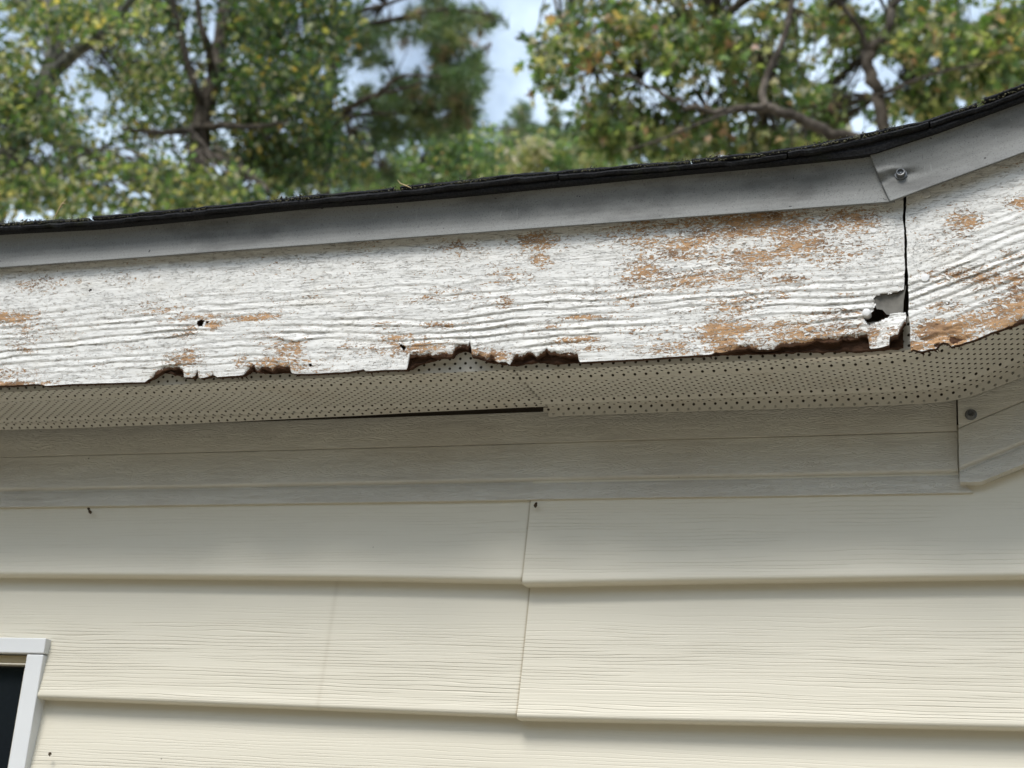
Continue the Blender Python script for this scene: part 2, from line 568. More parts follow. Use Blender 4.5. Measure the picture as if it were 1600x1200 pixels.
def siding_panel(k, side, xa=None, xb=None):
    """k = 0 is the course whose nose is just above the middle of the wall; larger k is lower"""
    if side == 0:
        xs = np.unique(np.concatenate([np.linspace(XL, SEAMX(k), 60), [WX0 + 0.012, WX1 - 0.012], SEAMX(k) - np.array([0.0008, 0.0020, 0.0026, 0.0032, 0.0040, 0.0050, 0.0070]), [-0.773, -0.769, -0.765, -0.761, -0.757]]))
        xs = xs[(xs >= (XL if xa is None else xa) - 1e-6) & (xs <= (9 if xb is None else xb) + 1e-6)]
    else:
        xs = np.linspace(SEAMX(k) - 0.002, XR, 60)

    def nose(kk):
        if kk == 0:
            return ext(xs, (NOSE_A_L, NOSE_A_R)[side])
        if kk == 1:
            return ext(xs, (NOSE_B_L, NOSE_B_R)[side])
        if kk < 0:
            return zA - kk * STEP + 0 * xs
        return ext(xs, (NOSE_B_L, NOSE_B_R)[side]) - (kk - 1) * STEP
    zb = nose(k)
    zt = nose(k - 1) + 0.02
    fw = 0.0018 if side else 0.0
    tt = np.linspace(0, 0.95, 20)
    prof = [(t, 1.6185 - 0.0195 * t ** 1.15) for t in tt] + [(0.975, 1.5984), (0.99, 1.5984), (1.0, 1.5995), (1.008, 1.602), (1.008, 1.6195)]
    gr = list(0.12 + 0.88 * np.clip((tt - 0.3) / 0.3, 0, 1)) + [0.5, 0.2, 0, 0, 0]
    if k == 0:
        gr = [g_ * 0.45 for g_ in gr]
    rows = []
    for (t, y) in prof:
        rows.append(np.stack([xs, y - fw + 0.0012 * fbm(xs * 1.7, t * 1.5 + k * 3 + side, 5, 2), zt + (zb - zt) * t], -1))
    v = np.array(rows)
    nr, nc = len(prof), len(xs)
    ix = np.arange(nr * nc).reshape(nr, nc)
    f = np.stack([ix[:-1, :-1], ix[1:, :-1], ix[1:, 1:], ix[:-1, 1:]], -1).reshape(-1, 4)
    fc = v.reshape(-1, 3)[f].mean(1)
    f = f[~((fc[:, 0] > WX0 + 0.012) & (fc[:, 0] < WX1 - 0.012) & (fc[:, 2] < WZ1 - 0.008) & (fc[:, 2] > WZ0))]
    grain = np.repeat(np.array(gr)[:, None], nc, 1)
    stain = np.zeros((nr, nc))
    if side == 0:
        stain = (0.75 * np.exp(-((xs - SEAMX(k) + 0.0032) / 0.0012) ** 2) + 0.10 * np.exp(-((xs - SEAMX(k)) / 0.004) ** 2))[None, :] * np.ones((nr, 1))
    if side == 0 and k == 1:
        stain = stain + 0.16 * np.exp(-((xs + 0.765) / 0.003) ** 2)[None, :]
    stain = stain.ravel()
    vv = v.reshape(-1, 3)
    # end flange: the cut end has thickness
    e = ix[:, -1] if side == 0 else ix[:, 0]
    extra = vv[e] + np.array([0, 0.0015, 0])
    vv = np.concatenate([vv, extra])
    b = nr * nc + np.arange(nr)
    ff = np.stack([e[:-1], e[1:], b[1:], b[:-1]], -1)
    o = mesh_obj('siding_panel', vv, np.concatenate([f, ff]), M_SID, house, True,
                 {'grain': np.concatenate([grain.ravel(), np.zeros(nr)]), 'stain': np.concatenate([stain, np.full(nr, 0.9)])})
    md = o.modifiers.new('edge', 'EDGE_SPLIT')
    md.split_angle = math.radians(50)
    return o


for k in range(0, 12):
    siding_panel(k, 1)
    if zA - k * STEP + STEP < WZ1 + 0.01 and zA - k * STEP > WZ0:       # courses interrupted by the window
        siding_panel(k, 0, None, WX0 + 0.012)
        siding_panel(k, 0, WX1 - 0.012, None)
    else:
        siding_panel(k, 0)
geo = Geo()
geo.box((XL, 1.624, 0.0), (XR, 1.66, Z(0.50)))
geo.box((XL, 1.626, Z(0.50)), (XR, 1.66, Z(0.762)))
geo.box((XL - 0.1, 1.43, Z(0.30)), (XL, 1.66, Z(0.76)))
geo.box((XL - 0.1, 1.64, 0), (XL, 4.0, Z(0.76)))
geo.box((XR, 1.64, 0), (XR + 0.1, 4.0, Z(0.76)))
geo.box((XL, 3.9, 0), (XR, 4.0, Z(0.76)))
geo.build('sheathing', M_SHEATH, house)

# ---- perforated soffit -------------------------------------------------
BENDX = lambda Y: -0.104 + (np.asarray(Y) - 1.45) / 0.154 * 0.052
SLOPE_S = 0.40


def bend(x, Y):
    d = (x - BENDX(Y)) / 0.014
    return SLOPE_S * 0.014 * np.log1p(np.exp(np.clip(d, -40, 40))) + np.where(d > 40, SLOPE_S * (x - BENDX(Y)) - SLOPE_S * 0.56, 0)


def soffit(x0, x1, prof, drop, seed, lift=0.0):
    """profile in (Y, z); one hole per cell, rows staggered"""
    pr = np.array(prof)
    seg = np.hypot(np.diff(pr[:, 0]), np.diff(pr[:, 1]))
    s = np.concatenate([[0], np.cumsum(seg)])
    PX, R = 0.0122, 0.00165
    nrow = int(round(s[-1] / 0.0053))
    PS = s[-1] / nrow
    ncol = int((x1 - x0) / PX) + 2
    V, Fq, S = [], [], []
    ang = np.arange(8) * math.pi / 4 + math.pi / 8
    oct_ = np.stack([np.cos(ang), np.sin(ang)], -1)
    # cell outline, 8 points aligned with the octagon corners
    oc = np.array([(1, .42), (.42, 1), (-.42, 1), (-1, .42), (-1, -.42), (-.42, -1), (.42, -1), (1, -.42)]) * np.array([PX / 2, PS / 2])
    corners = np.array([(1, 1), (-1, 1), (-1, -1), (1, -1)]) * np.array([PX / 2, PS / 2])
    base = 0
    for r in range(nrow):
        sc = (r + 0.5) * PS
        cx = x0 + PX * (np.arange(ncol) + (0.5 if r % 2 else 0.0))
        cx = cx[(cx > x0 + PX * 0.45) & (cx < x1 - PX * 0.45)]
        for c in cx:
            pts = np.concatenate([oct_ * R, oc, corners, oct_ * R])
            x = c + pts[:, 0]
            ss = sc + pts[:, 1]
            Yq = np.interp(ss, s, pr[:, 0])
            zq = np.interp(ss, s, pr[:, 1])
            zq[20:] += 0.00025
            V.append(np.stack([x, Yq, zq], -1))
            b = base
            for i in range(8):
                j = (i + 1) % 8
                Fq.append((b + i, b + j, b + 8 + j, b + 8 + i))
                Fq.append((b + i, b + 20 + i, b + 20 + j, b + j))
            for ci, (i, j) in enumerate(((0, 1), (2, 3), (4, 5), (6, 7))):
                Fq.append((b + 8 + i, b + 8 + j, b + 16 + ci, b + 16 + ci))
            base += 28
    V = np.concatenate(V)
    quads = [f for f in Fq if f[2] != f[3]]
    tris = [f[:3] for f in Fq if f[2] == f[3]]
    tri4 = np.array([(a, c, b_, b_) for a, b_, c in tris])
    V[:, 2] += bend(V[:, 0], V[:, 1]) - drop + 0.0011 * fbm(V[:, 0] * 6, V[:, 1] * 20, seed, 2)
    if lift:
        V[:, 2] += lift * np.clip((V[:, 1] - 1.575) / 0.02, 0, 1) * np.clip((V[:, 0] + 0.98) / 0.44, 0, 1)
    V[:, 2] += EYE
    sm = np.exp(-(((V[:, 0] + 0.155) / 0.05) ** 4 + ((V[:, 1] - 1.468) / 0.011) ** 4)) * 0.9
    faces = [tuple(q[::-1]) for q in quads] + [tuple(t_) for t_ in tris]
    return mesh_obj('soffit_panel', V, faces, M_SOF, house, False, {'smudge': sm})


ridge = lambda y, z: [(y, z), (y + 0.0045, z - 0.0042), (y + 0.0125, z)]
flat = 0.5445
prof_A = [(1.4605, 0.577), (1.4665, 0.556), (1.468, flat)] + ridge(1.489, flat) + ridge(1.566, flat) + [(1.590, flat), (1.5965, 0.5395)]
prof_B = [(1.4605, 0.577), (1.4665, 0.556), (1.468, flat)] + ridge(1.489, flat) + ridge(1.566, flat) + [(1.5945, flat), (1.5965, 0.534)]
XJ = -0.516
soffit(XL, XJ + 0.012, prof_A, 0.0, 2, 0.0054)
soffit(XJ, XR, prof_B, 0.0015, 4)

# ---- frieze trim under the soffit ------------------------------------
FR = [(0.5456, 1.615), (0.5072, 1.6112), (0.507, 1.616), (0.506, 1.616), (0.5058, 1.6135), (0.4632, 1.6065), (0.4612, 1.6075), (0.4597, 1.6115), (0.4582, 1.6118), (0.456, 1.609), (0.4537, 1.6075), (0.4369, 1.6055), (0.4369, 1.621)]


def frieze(xa, xb, slope, xpiv, fw, mat, nx=70, clip=None):
    xs = np.linspace(xa, xb, nx)
    if clip is not None:
        xs = np.sort(np.concatenate([xs, [clip, clip + 0.001]]))
    rows = []
    for (z, y) in FR:
        zz = z + slope * (xs - xpiv)
        if clip is not None:
            zz = np.where(z < 0.45, np.maximum(zz, z + slope * (clip - xpiv)), zz)
        xq = np.minimum(xs, -0.0566) if slope == 0 and z > 0.445 else xs
        rows.append(np.stack([xq, y - fw + 0.0009 * fbm(xs * 3, z * 20, 9, 2), Z(zz + 0.0012 * fbm(xs * 2.3, 0 * xs, 21, 2))], -1))
    v = np.array(rows)
    nr, nc = v.shape[:2]
    ix = np.arange(nr * nc).reshape(nr, nc)
    f = np.stack([ix[:-1, :-1], ix[1:, :-1], ix[1:, 1:], ix[:-1, 1:]], -1).reshape(-1, 4)
    vv = v.reshape(-1, 3)
    fl = []
    for e in (ix[:, 0], ix[:, -1]):
        b = len(vv) + np.arange(nr)
        q = vv[e].copy()
        q[:, 1] = 1.6215
        vv = np.concatenate([vv, q])
        fl.append(np.stack([e[:-1], e[1:], b[1:], b[:-1]], -1))
    o = mesh_obj('frieze_board', vv, np.concatenate([f] + fl), mat, house, True)
    md = o.modifiers.new('edge', 'EDGE_SPLIT')
    md.split_angle = math.radians(28)
    return o


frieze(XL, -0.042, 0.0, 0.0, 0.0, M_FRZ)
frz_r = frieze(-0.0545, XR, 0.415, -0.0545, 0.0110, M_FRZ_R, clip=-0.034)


def screw(px, py, Y, parent, r=0.0052, nrm=(0, -1, 0.05)):
    c = P(px, py, Y)
    geo = Geo()
    geo.lathe(c, [(r * 1.25, -0.0005), (r * 1.25, 0.0004), (r * 0.98, 0.0010), (r * 0.95, 0.0042), (r * 0.80, 0.0052), (r * 0.66, 0.0050), (r * 0.6, 0.0024), (r * 0.2, 0.0020), (r * 0.1, 0.0028)], 22, nrm)
    return geo.build('screw', M_STEEL, parent, False)


screw(1517, 648, 1.6005, frz_r, 0.0050)

# ---- fascia boards -------------------------------------------------------
BOT_L = [(-900, 663), (0, 603), (60, 600), (73, 603), (110, 600), (226, 597), (240, 587), (255, 578), (262, 575.5), (272, 577), (278, 575), (284, 579), (287, 589), (300, 590), (305, 588), (307, 580), (309, 588), (313, 591),
         (326, 588), (332, 585), (340, 589), (380, 586), (389, 577), (394, 572), (399, 579), (404, 580), (408, 575), (418, 577), (425, 580), (432, 574), (440, 575), (450, 575), (456, 583), (462, 584), (480, 584), (545, 581), (568, 577), (572, 580), (600, 578), (636, 577.5),
         (639.5, 559), (650, 556), (664, 557), (668, 553.5), (676, 557), (690, 557), (706, 556), (710, 547), (716, 542), (724, 541), (731, 546), (734, 535), (736.5, 557), (745, 556), (752, 559), (760, 563), (768, 560), (775, 565), (790, 566), (797, 570), (803, 559),
         (815, 559), (825, 553), (832, 554), (838, 559), (845, 554), (851, 553), (853.5, 548), (857, 553), (870, 554), (890, 556), (902, 556), (906, 566), (940, 564), (1000, 561), (1060, 557), (1113, 554), (1119, 550), (1127, 551), (1150, 546), (1168, 543), (1185, 546),
         (1208, 546), (1220, 541), (1235, 541), (1252, 538), (1264, 537), (1276, 531), (1286, 534), (1296, 533), (1308, 534), (1316, 529), (1330, 531), (1340, 529), (1347, 524), (1356, 526), (1358.5, 543), (1361, 545.5), (1375, 545), (1390, 542),
         (1391, 531), (1404, 528.5), (1407, 521), (1413.5, 506)]
HOLE_R = [(1364.5, 466), (1370, 461), (1381, 458.5), (1390, 459), (1403.5, 455), (1416, 451), (1416, 488.5), (1393, 490), (1387, 496), (1372, 503.5), (1356, 508), (1350, 497), (1363, 487), (1368, 476), (1367, 470.5)]
HOLES_L = [HOLE_R, [(309, 502), (314, 499), (321, 501), (329, 503), (322, 506), (318, 510), (311, 510), (307.5, 507)], [(624, 537), (631, 539), (634, 544), (631, 548), (626, 543)], [(482, 568), (487, 568), (488, 572), (484, 573)],
           [(138, 453), (143, 451), (144, 453), (140, 456)]]
PEEL_L = [(20, 495, 45, 13, .85), (35, 520, 35, 28, .55), (30, 545, 28, 14, .6), (60, 450, 45, 16, .42), (20, 585, 60, 12, .45), (20, 600, 60, 5, .95), (300, 497, 60, 6, .6), (400, 496, 48, 5, .8), (332, 508, 14, 9, .95), (290, 520, 28, 14, .6),
          (285, 560, 36, 22, .7), (320, 585, 60, 10, .5), (430, 568, 44, 14, 1.0), (450, 552, 30, 16, .65), (375, 567, 14, 16, .6), (180, 545, 60, 8, .3), (240, 490, 60, 10, .35), (600, 511, 30, 9, .75), (622, 526, 32, 9, .8), (680, 509, 32, 7, .75), (660, 543, 60, 12, .7),
          (700, 530, 70, 10, .4), (735, 550, 45, 14, .7), (770, 556, 35, 12, .85), (540, 535, 25, 12, .6), (835, 378, 34, 20, .85), (845, 405, 20, 15, .9), (790, 470, 16, 14, .6), (710, 388, 40, 12, .55), (800, 432, 40, 20, .42), (680, 470, 60, 14, .4), (900, 496, 45, 6, .85),
          (862, 508, 22, 7, .75), (905, 531, 35, 6, .8), (985, 515, 30, 8, .5), (930, 545, 40, 6, .5), (985, 470, 40, 14, .4), (1010, 362, 75, 30, .85), (1010, 420, 55, 32, .85), (1065, 390, 60, 32, .75), (1090, 362, 70, 36, .78), (1170, 350, 85, 35, .88), (1240, 368, 75, 42, .9),
          (1320, 350, 62, 26, .85), (1180, 405, 80, 32, .85), (1290, 402, 55, 22, .55), (1100, 432, 60, 26, .78), (1230, 436, 34, 12, .68), (1150, 475, 70, 22, .5), (1200, 460, 60, 14, .6), (1130, 520, 44, 32, .9), (1185, 508, 90, 14, .75), (1250, 520, 65, 26, .75), (1310, 520, 55, 22, .88),
          (1290, 537, 80, 12, 1.1), (1310, 488, 44, 9, .75), (1320, 461, 28, 6, .75), (1060, 545, 60, 12, .5), (1362, 520, 20, 18, .7), (1395, 520, 16, 12, .6), (1150, 545, 50, 8, 1.0)]
DIRT_L = [(1392, 380, 26, 70, .75), (600, 568, 45, 12, .8), (150, 560, 50, 22, .5), (200, 420, 700, 25, .16), (1385, 440, 30, 20, .6), (560, 575, 40, 6, .7), (1100, 335, 400, 18, .25)]
BOT_R = [(1418, 549), (1424, 546), (1432, 547.5), (1442, 549), (1452, 546), (1462, 546), (1467, 539), (1474, 535), (1482, 537), (1487, 542), (1492, 539), (1500, 538), (1512, 534), (1530, 528), (1552, 518.5), (1575, 511), (1600, 501)]
PEEL_R = [(1510, 345, 34, 25, .78), (1590, 320, 24, 12, .75), (1500, 432, 45, 16, .6), (1535, 440, 48, 26, .62), (1592, 440, 24, 32, .85), (1480, 480, 34, 14, .75), (1540, 500, 65, 22, .75), (1478, 524, 62, 26, 1.5), (1430, 540, 20, 12, 1.4), (1560, 508, 64, 12, 1.0), (1580, 395, 24, 10, .65), (1470, 390, 30, 20, .3), (1600, 480, 60, 30, .9)]
DIRT_R = [(1434, 390, 26, 40, .85), (1430, 450, 16, 70, .5), (1560, 380, 60, 40, .3)]


def inside(px, py, poly):
    r = np.zeros(len(px), bool)
    j = len(poly) - 1
    for i in range(len(poly)):
        xi, yi = poly[i]
        xj, yj = poly[j]
        c = ((yi > py) != (yj > py)) & (px < (xj - xi) * (py - yi) / (yj - yi + 1e-12) + xi)
        r ^= c
        j = i
    return r


def blobs(lst, x, z, Y):
    out = np.zeros_like(x)
    for cx, cy, rx, ry, a in lst:
        c = P(cx, cy, Y)
        sx = abs(P(cx + rx, cy, Y)[0] - c[0])
        sz = abs(P(cx, cy + ry, Y)[2] - c[2])
        d = ((x - c[0]) / sx) ** 2 + ((z - c[2]) / sz) ** 2
        out = np.maximum(out, a * np.exp(-0.9 * d ** 1.2))
    return out


def grain_height(x, z, seed, z0, z1):
    """raised summer-wood bands with an undercut below each, wandering along the board"""
    t = np.clip((z - z0) / (z1 - z0), 0, 1)                     # 0 bottom .. 1 top
    big = np.clip(1 - np.abs(t - 0.30) / 0.34, 0, 1) ** 0.7     # bold bands in the lower middle
    warp = 0.016 * fbm(x * 3.4, z * 9, seed, 3) + 0.0042 * fbm(x * 22, z * 60, seed + 5, 3)
    lam = 0.0088
    ph = (z + warp) / lam + 0.6 * fbm(x * 5, z * 30, seed + 2, 2)
    fr = ph - np.floor(ph)
    saw = np.where(fr < 0.16, fr / 0.16, 1 - (fr - 0.16) / 0.84) - 0.5
    amp = np.clip(0.65 + 1.7 * vnoise(x * 13, np.floor(ph) * 3.7, seed + 9) + 0.5 * vnoise(x * 60, np.floor(ph) * 1.7, seed + 8), 0.05, 1.7)
    h = 0.0021 * big * saw * amp
    ph2 = (z + warp * 0.7) / 0.0036
    f2 = ph2 - np.floor(ph2)
    saw2 = np.where(f2 < 0.2, f2 / 0.2, 1 - (f2 - 0.2) / 0.8) - 0.5
    h += 0.0004 * (0.35 + 0.65 * (1 - big)) * saw2 * np.clip(0.5 + 1.6 * vnoise(x * 18, np.floor(ph2) * 5.1, seed + 4), 0, 1.3)
    h += 0.0005 * fbm(x * 70, z * 190, seed + 11, 3) + 0.0010 * fbm(x * 7, z * 22, seed + 13, 2)
    crev = np.exp(-(np.minimum(fr, 1 - fr) / 0.075) ** 2) * np.clip(amp, 0, 1) * (0.25 + 0.75 * big)
    crev = np.maximum(crev, 0.8 * np.exp(-(np.minimum(f2, 1 - f2) / 0.11) ** 2) * (vnoise(x * 30, np.floor(ph2) * 5.3, seed + 6) > 0.12))
    return h, crev


def fascia(name, xs, bot, top, Y, seed, peel, dirt, holes, slope, x_ref, mat, thick=0.0065, nz=150, zr=(0.54, 0.72), flap=False):
    nc = len(xs)
    zb = bot(xs)
    zt = top(xs)
    v = np.linspace(0, 1, nz)
    zn = np.minimum(np.interp(xs, [xs[0], -0.1, 0.015, 1.5], [zb[0], Z(0.5425), Z(0.566), zb[-1]]) if not slope else zb, zb)
    zz = zn[None, :] + (zt - zn)[None, :] * v[:, None] + (zb - zn)[None, :] * np.exp(-5 * v)[:, None]
    xx = np.repeat(xs[None, :], nz, 0)
    # ragged sides along the split between the two boards
    rag = 0.0016 * fbm(zz * 75, 0 * zz, seed + 50, 4)
    if slope:
        xx = xx + np.clip(1 - (xx - xs[0]) / 0.012, 0, 1) * (rag + 0.0004 + 0.0022 * np.clip((Z(0.60) - zz) / 0.06, 0, 1))
    else:
        xx = xx + np.clip(1 - (xs[-1] - xx) / 0.012, 0, 1) * (rag - 0.0002)
    zs = zz - EYE - slope * (xx - x_ref)
    h, crev = grain_height(xx, zs, seed, zr[0], zr[1])
    X, Zc = xx.ravel(), zz.ravel()
    pe = np.clip(blobs(peel, X, Zc, Y), 0, 1.3) + 0.17
    di = np.clip(blobs(dirt, X, Zc, Y), 0, 1)
    # brown torn fringe along rotted edges
    eb = (zz - zb[None, :])
    ideal = Z(0.5425 + 0.00 * xx) if slope == 0 else Z(0.541 + slope * 0.62 * np.maximum(xx + 0.06, 0))
    bite = np.clip((np.repeat(zb[None, :], nz, 0) - ideal - 0.004) / 0.004, 0, 1)
    fringe = bite * np.clip(1 - eb / (0.0035 + 0.004 * (fbm(xx * 160, zz * 160, 31, 3) + 0.4)), 0, 1)
    if slope:
        bl = blobs([(1478, 534, 45, 12, 1.0), (1492, 533, 10, 8, 1.0)], X, Zc, Y).reshape(xx.shape)
        fringe = np.maximum(fringe, 0.75 * np.clip((bl - 0.55) * 4, 0, 1) * (fbm(xx * 120, zz * 160, 33, 3) > 0.02))
        h += 0.004 * blobs([(1478, 524, 46, 20, 1.0)], X, Zc, Y).reshape(xx.shape) * (fbm(xx * 50 - zz * 20, zz * 200, 37, 3))
    h = h - 0.0025 * fringe
    if flap:
        c = P(1398, 520, Y)
        du = (xx - (c[0] - 0.024)) / 0.030
        dv = (P(1398, 489, Y)[2] - zz) / 0.026
        fl = np.clip(du, 0, 1) * np.clip(dv, 0, 1) * (xx > c[0] - 0.026)
        h = h + 0.0075 * fl
    yy = Y - h
    V = np.stack([X, yy.ravel(), Zc], -1)
    ix = np.arange(nz * nc).reshape(nz, nc)
    f = np.stack([ix[:-1, :-1], ix[:-1, 1:], ix[1:, 1:], ix[1:, :-1]], -1).reshape(-1, 4)
    cx, cz = X[f].mean(1), Zc[f].mean(1)
    keep = np.ones(len(f), bool)
    for hp in holes:
        q = np.array([P(a, b, Y) for a, b in hp])
        keep &= ~inside(cx, cz, list(zip(q[:, 0], q[:, 2])))
    f = f[keep]
    # turn every open edge back into the board so that it has thickness
    e = np.concatenate([f[:, [0, 1]], f[:, [1, 2]], f[:, [2, 3]], f[:, [3, 0]]])
    key = np.sort(e, 1)
    k1 = key[:, 0].astype(np.int64) * (nz * nc) + key[:, 1]
    _, first, cnt = np.unique(k1, return_index=True, return_counts=True)
    be = e[first[cnt == 1]]
    uv, inv = np.unique(be.ravel(), return_inverse=True)
    inv = inv.reshape(be.shape)
    back = V[uv].copy()
    back[:, 1] += thick
    b0 = len(V)
    V = np.concatenate([V, back])
    rim = np.stack([be[:, 1], be[:, 0], b0 + inv[:, 0], b0 + inv[:, 1]], -1)
    A = lambda a, fill: np.concatenate([a.ravel(), np.full(len(uv), fill)])
    o = mesh_obj(name, V, np.concatenate([f, rim]), None, house, True,
                 {'peel': A(pe, 1), 'dirt': A(di, 0), 'crev': A(crev, 0), 'fib': A(np.clip(fringe, 0, 1), 0.8)}, [mat, M_ROT],
                 np.concatenate([np.zeros(len(f), int), np.ones(len(rim), int)]))
    md = o.modifiers.new('edge', 'EDGE_SPLIT')
    md.split_angle = math.radians(65)
    return o


bl_x, bl_z = interp_px(BOT_L, YF)
jag = lambda x: 0.0011 * fbm(x * 260, 0 * x, 61, 3)
x_end = P(1414, 430, YF)[0]
xs_l = np.concatenate([np.linspace(XL, -1.235, 60), np.linspace(-1.233, x_end, 1060)])
xs_l[-1] = x_end
fb_l = fascia('fascia_board', xs_l, lambda x: np.interp(x, bl_x, bl_z) + jag(x) * np.clip((np.interp(x, bl_x, bl_z) - Z(0.5445)) / 0.003, 0.12, 1), lambda x: Z(0.728) + 0 * x, YF, 3,
              PEEL_L, DIRT_L, HOLES_L, 0.0, 0.0, M_FASC_L, flap=True)
fb_l['label'] = 'level white fascia board, peeling and rotted along its bottom edge'
br_x, br_z = interp_px(BOT_R, YF)
x_st = P(1417.2, 430, YF)[0]
xs_r = np.concatenate([np.linspace(x_st, 0.03, 200), np.linspace(0.032, XR, 80)])
zend = br_z[-1]


def bot_r(x):
    return np.where(x > br_x[-1], zend + 0.36 * (x - br_x[-1]), np.interp(x, br_x, br_z)) + 0.5 * jag(x)


top_r = lambda x: Z(0.7255) + 0.325 * np.maximum(x + 0.10, 0)
fb_r = fascia('fascia_board', xs_r, bot_r, top_r, YF - 0.0005, 23, PEEL_R, DIRT_R, [], 0.36, x_st, M_FASC_R)
fb_r['label'] = 'sloping white fascia board right of the split, brown and torn at its lower corner'

# rotten inner layer behind the paint skin
CORE = [(-900, 661), (0, 602), (226, 596), (256, 583), (268, 585), (290, 590), (380, 586), (392, 581), (420, 583), (452, 582), (465, 584), (600, 578), (636, 577), (643, 577), (655, 571), (672, 565), (690, 560), (709, 556), (716, 551), (726, 549), (735, 551), (742, 557), (752, 562), (770, 567), (790, 570),
        (800, 571), (815, 570), (830, 568), (840, 566), (856, 569), (880, 568), (906, 566), (1060, 557), (1115, 556), (1160, 554), (1240, 551), (1300, 550), (1357, 549.5), (1400, 546), (1407, 545)]


def core(pts, xa, xb, seed, extend=None, hole=None):
    cx, cz = interp_px(pts, YF + 0.008)
    nx = 560
    xs = np.linspace(xa, xb, nx)
    zb = np.interp(xs, cx, cz)
    if extend is not None:
        zb = np.where(xs > cx[-1], cz[-1] + extend * (xs - cx[-1]), zb)
    zb = zb + 0.0018 * fbm(xs * 190, 0 * xs, seed, 3)
    nz = 26
    v = np.linspace(0, 1, nz) ** 1.5
    zt = np.maximum(zb + 0.07, Z(0.66))
    zz = zb[None] + (zt - zb)[None] * v[:, None]
    xx = np.repeat(xs[None], nz, 0)
    yy = YF + 0.0075 - 0.0055 * (fbm(xx * 70, zz * 190, seed + 3, 4))
    V = np.stack([xx.ravel(), yy.ravel(), zz.ravel()], -1)
    ix = np.arange(nz * nx).reshape(nz, nx)
    f = np.stack([ix[:-1, :-1], ix[:-1, 1:], ix[1:, 1:], ix[1:, :-1]], -1).reshape(-1, 4)
    if hole:
        q = np.array([P(a, b, YF + 0.008) for a, b in hole])
        f = f[~inside(V[f][:, :, 0].mean(1), V[f][:, :, 2].mean(1), list(zip(q[:, 0], q[:, 2])))]
    b0 = len(V)
    bk = V[ix[0]].copy()
    bk[:, 1] = YF + 0.0105
    V = np.concatenate([V, bk])
    b = b0 + np.arange(nx)
    rim = np.stack([ix[0][1:], ix[0][:-1], b[:-1], b[1:]], -1)
    return V, np.concatenate([f, rim])


V, f = core(CORE, -1.45, P(1410, 500, YF)[0], 71, hole=[(1353, 494), (1366, 486), (1374, 484), (1384, 490), (1386, 497), (1372, 503), (1357, 507)])
mesh_obj('rotten_core', V, f, M_ROT, fb_l, False)
V, f = core([(a, b - 3) for a, b in BOT_R[1:]], P(1424, 500, YF)[0], 0.2, 77, extend=0.36)
mesh_obj('rotten_core', V, f, M_ROT, fb_r, False)

# torn fibres hanging along the rotted edge, and loose curls of paint
def bits(parent, n, xa, xb, Y, edge, mat, name, dark):
    geo = Geo()
    k = 0
    while k < n:
        x = random.uniform(xa, xb)
        zb = float(edge(np.array([x]))[0])
        if zb < Z(0.5425) + 0.0025 + (0.36 * max(0, x + 0.09) if dark == 2 else 0) and random.random() < 0.9:
            continue
        k += 1
        y = Y + random.uniform(0.0005, 0.009)
        L = random.uniform(0.002, 0.008)
        w = random.uniform(0.0003, 0.0012)
        z = zb + random.uniform(0.0, 0.004)
        dx = random.uniform(-1, 1) * L
        dy = random.uniform(-0.6, 0.4) * L
        geo.add([(x - w, y, z), (x + w, y, z + w), (x, y + 0.0012, z), (x + dx, y + dy, z - L * random.uniform(0.1, 0.8))], [(0, 1, 3), (1, 2, 3), (2, 0, 3), (0, 2, 1)])
    o = geo.build(name, mat, parent)
    o['kind'] = 'stuff'
    return o


bits(fb_l, 420, -1.2, x_end - 0.004, YF, lambda x: np.interp(x, bl_x, bl_z), M_ROT, 'splinters', 1)
bits(fb_r, 90, x_st + 0.003, 0.02, YF, bot_r, M_ROT, 'splinters', 2)


def flakes(parent, n, peel, xr, zr, bot, Y):
    geo = Geo()
    xs_ = rng.uniform(*xr, 12000)
    zs_ = rng.uniform(Z(zr[0]), Z(zr[1]), 12000)
    pp = blobs(peel, xs_, zs_, Y)
    ok = (pp > 0.38) & (pp < 0.85) & (zs_ > bot(xs_) + 0.004) & (rng.random(12000) < 0.6)
    for x, z in list(zip(xs_[ok], zs_[ok]))[:n]:
        L, w = random.uniform(0.0012, 0.0034), random.uniform(0.0005, 0.0013)
        a = random.gauss(0, 0.5)
        lift = random.uniform(0.0002, 0.0010)
        c_, s2 = math.cos(a), math.sin(a)
        pts = []
        for u, v_, h in ((-1, .2, 0.1), (-.5, 1, .35), (.3, .8, .6), (1, .3, 1.0), (.7, -.7, .8), (-.2, -1, .3), (-.8, -.5, .1)):
            u, v_ = u * L * random.uniform(.7, 1.2), v_ * w * random.uniform(.7, 1.2)
            pts.append((x + u * c_ - v_ * s2, Y - 0.0009 - lift * h, z + u * s2 + v_ * c_))
        geo.add(pts, [(0, 1, 2, 5, 6), (2, 3, 4, 5)])
    o = geo.build('paint_flakes', M_CHIP, parent)
    o['kind'] = 'stuff'


flakes(fb_l, 150, PEEL_L, (-1.2, -0.11), (0.55, 0.69), lambda x: np.interp(x, bl_x, bl_z), YF)
flakes(fb_r, 40, PEEL_R, (-0.09, 0.06), (0.56, 0.72), bot_r, YF)

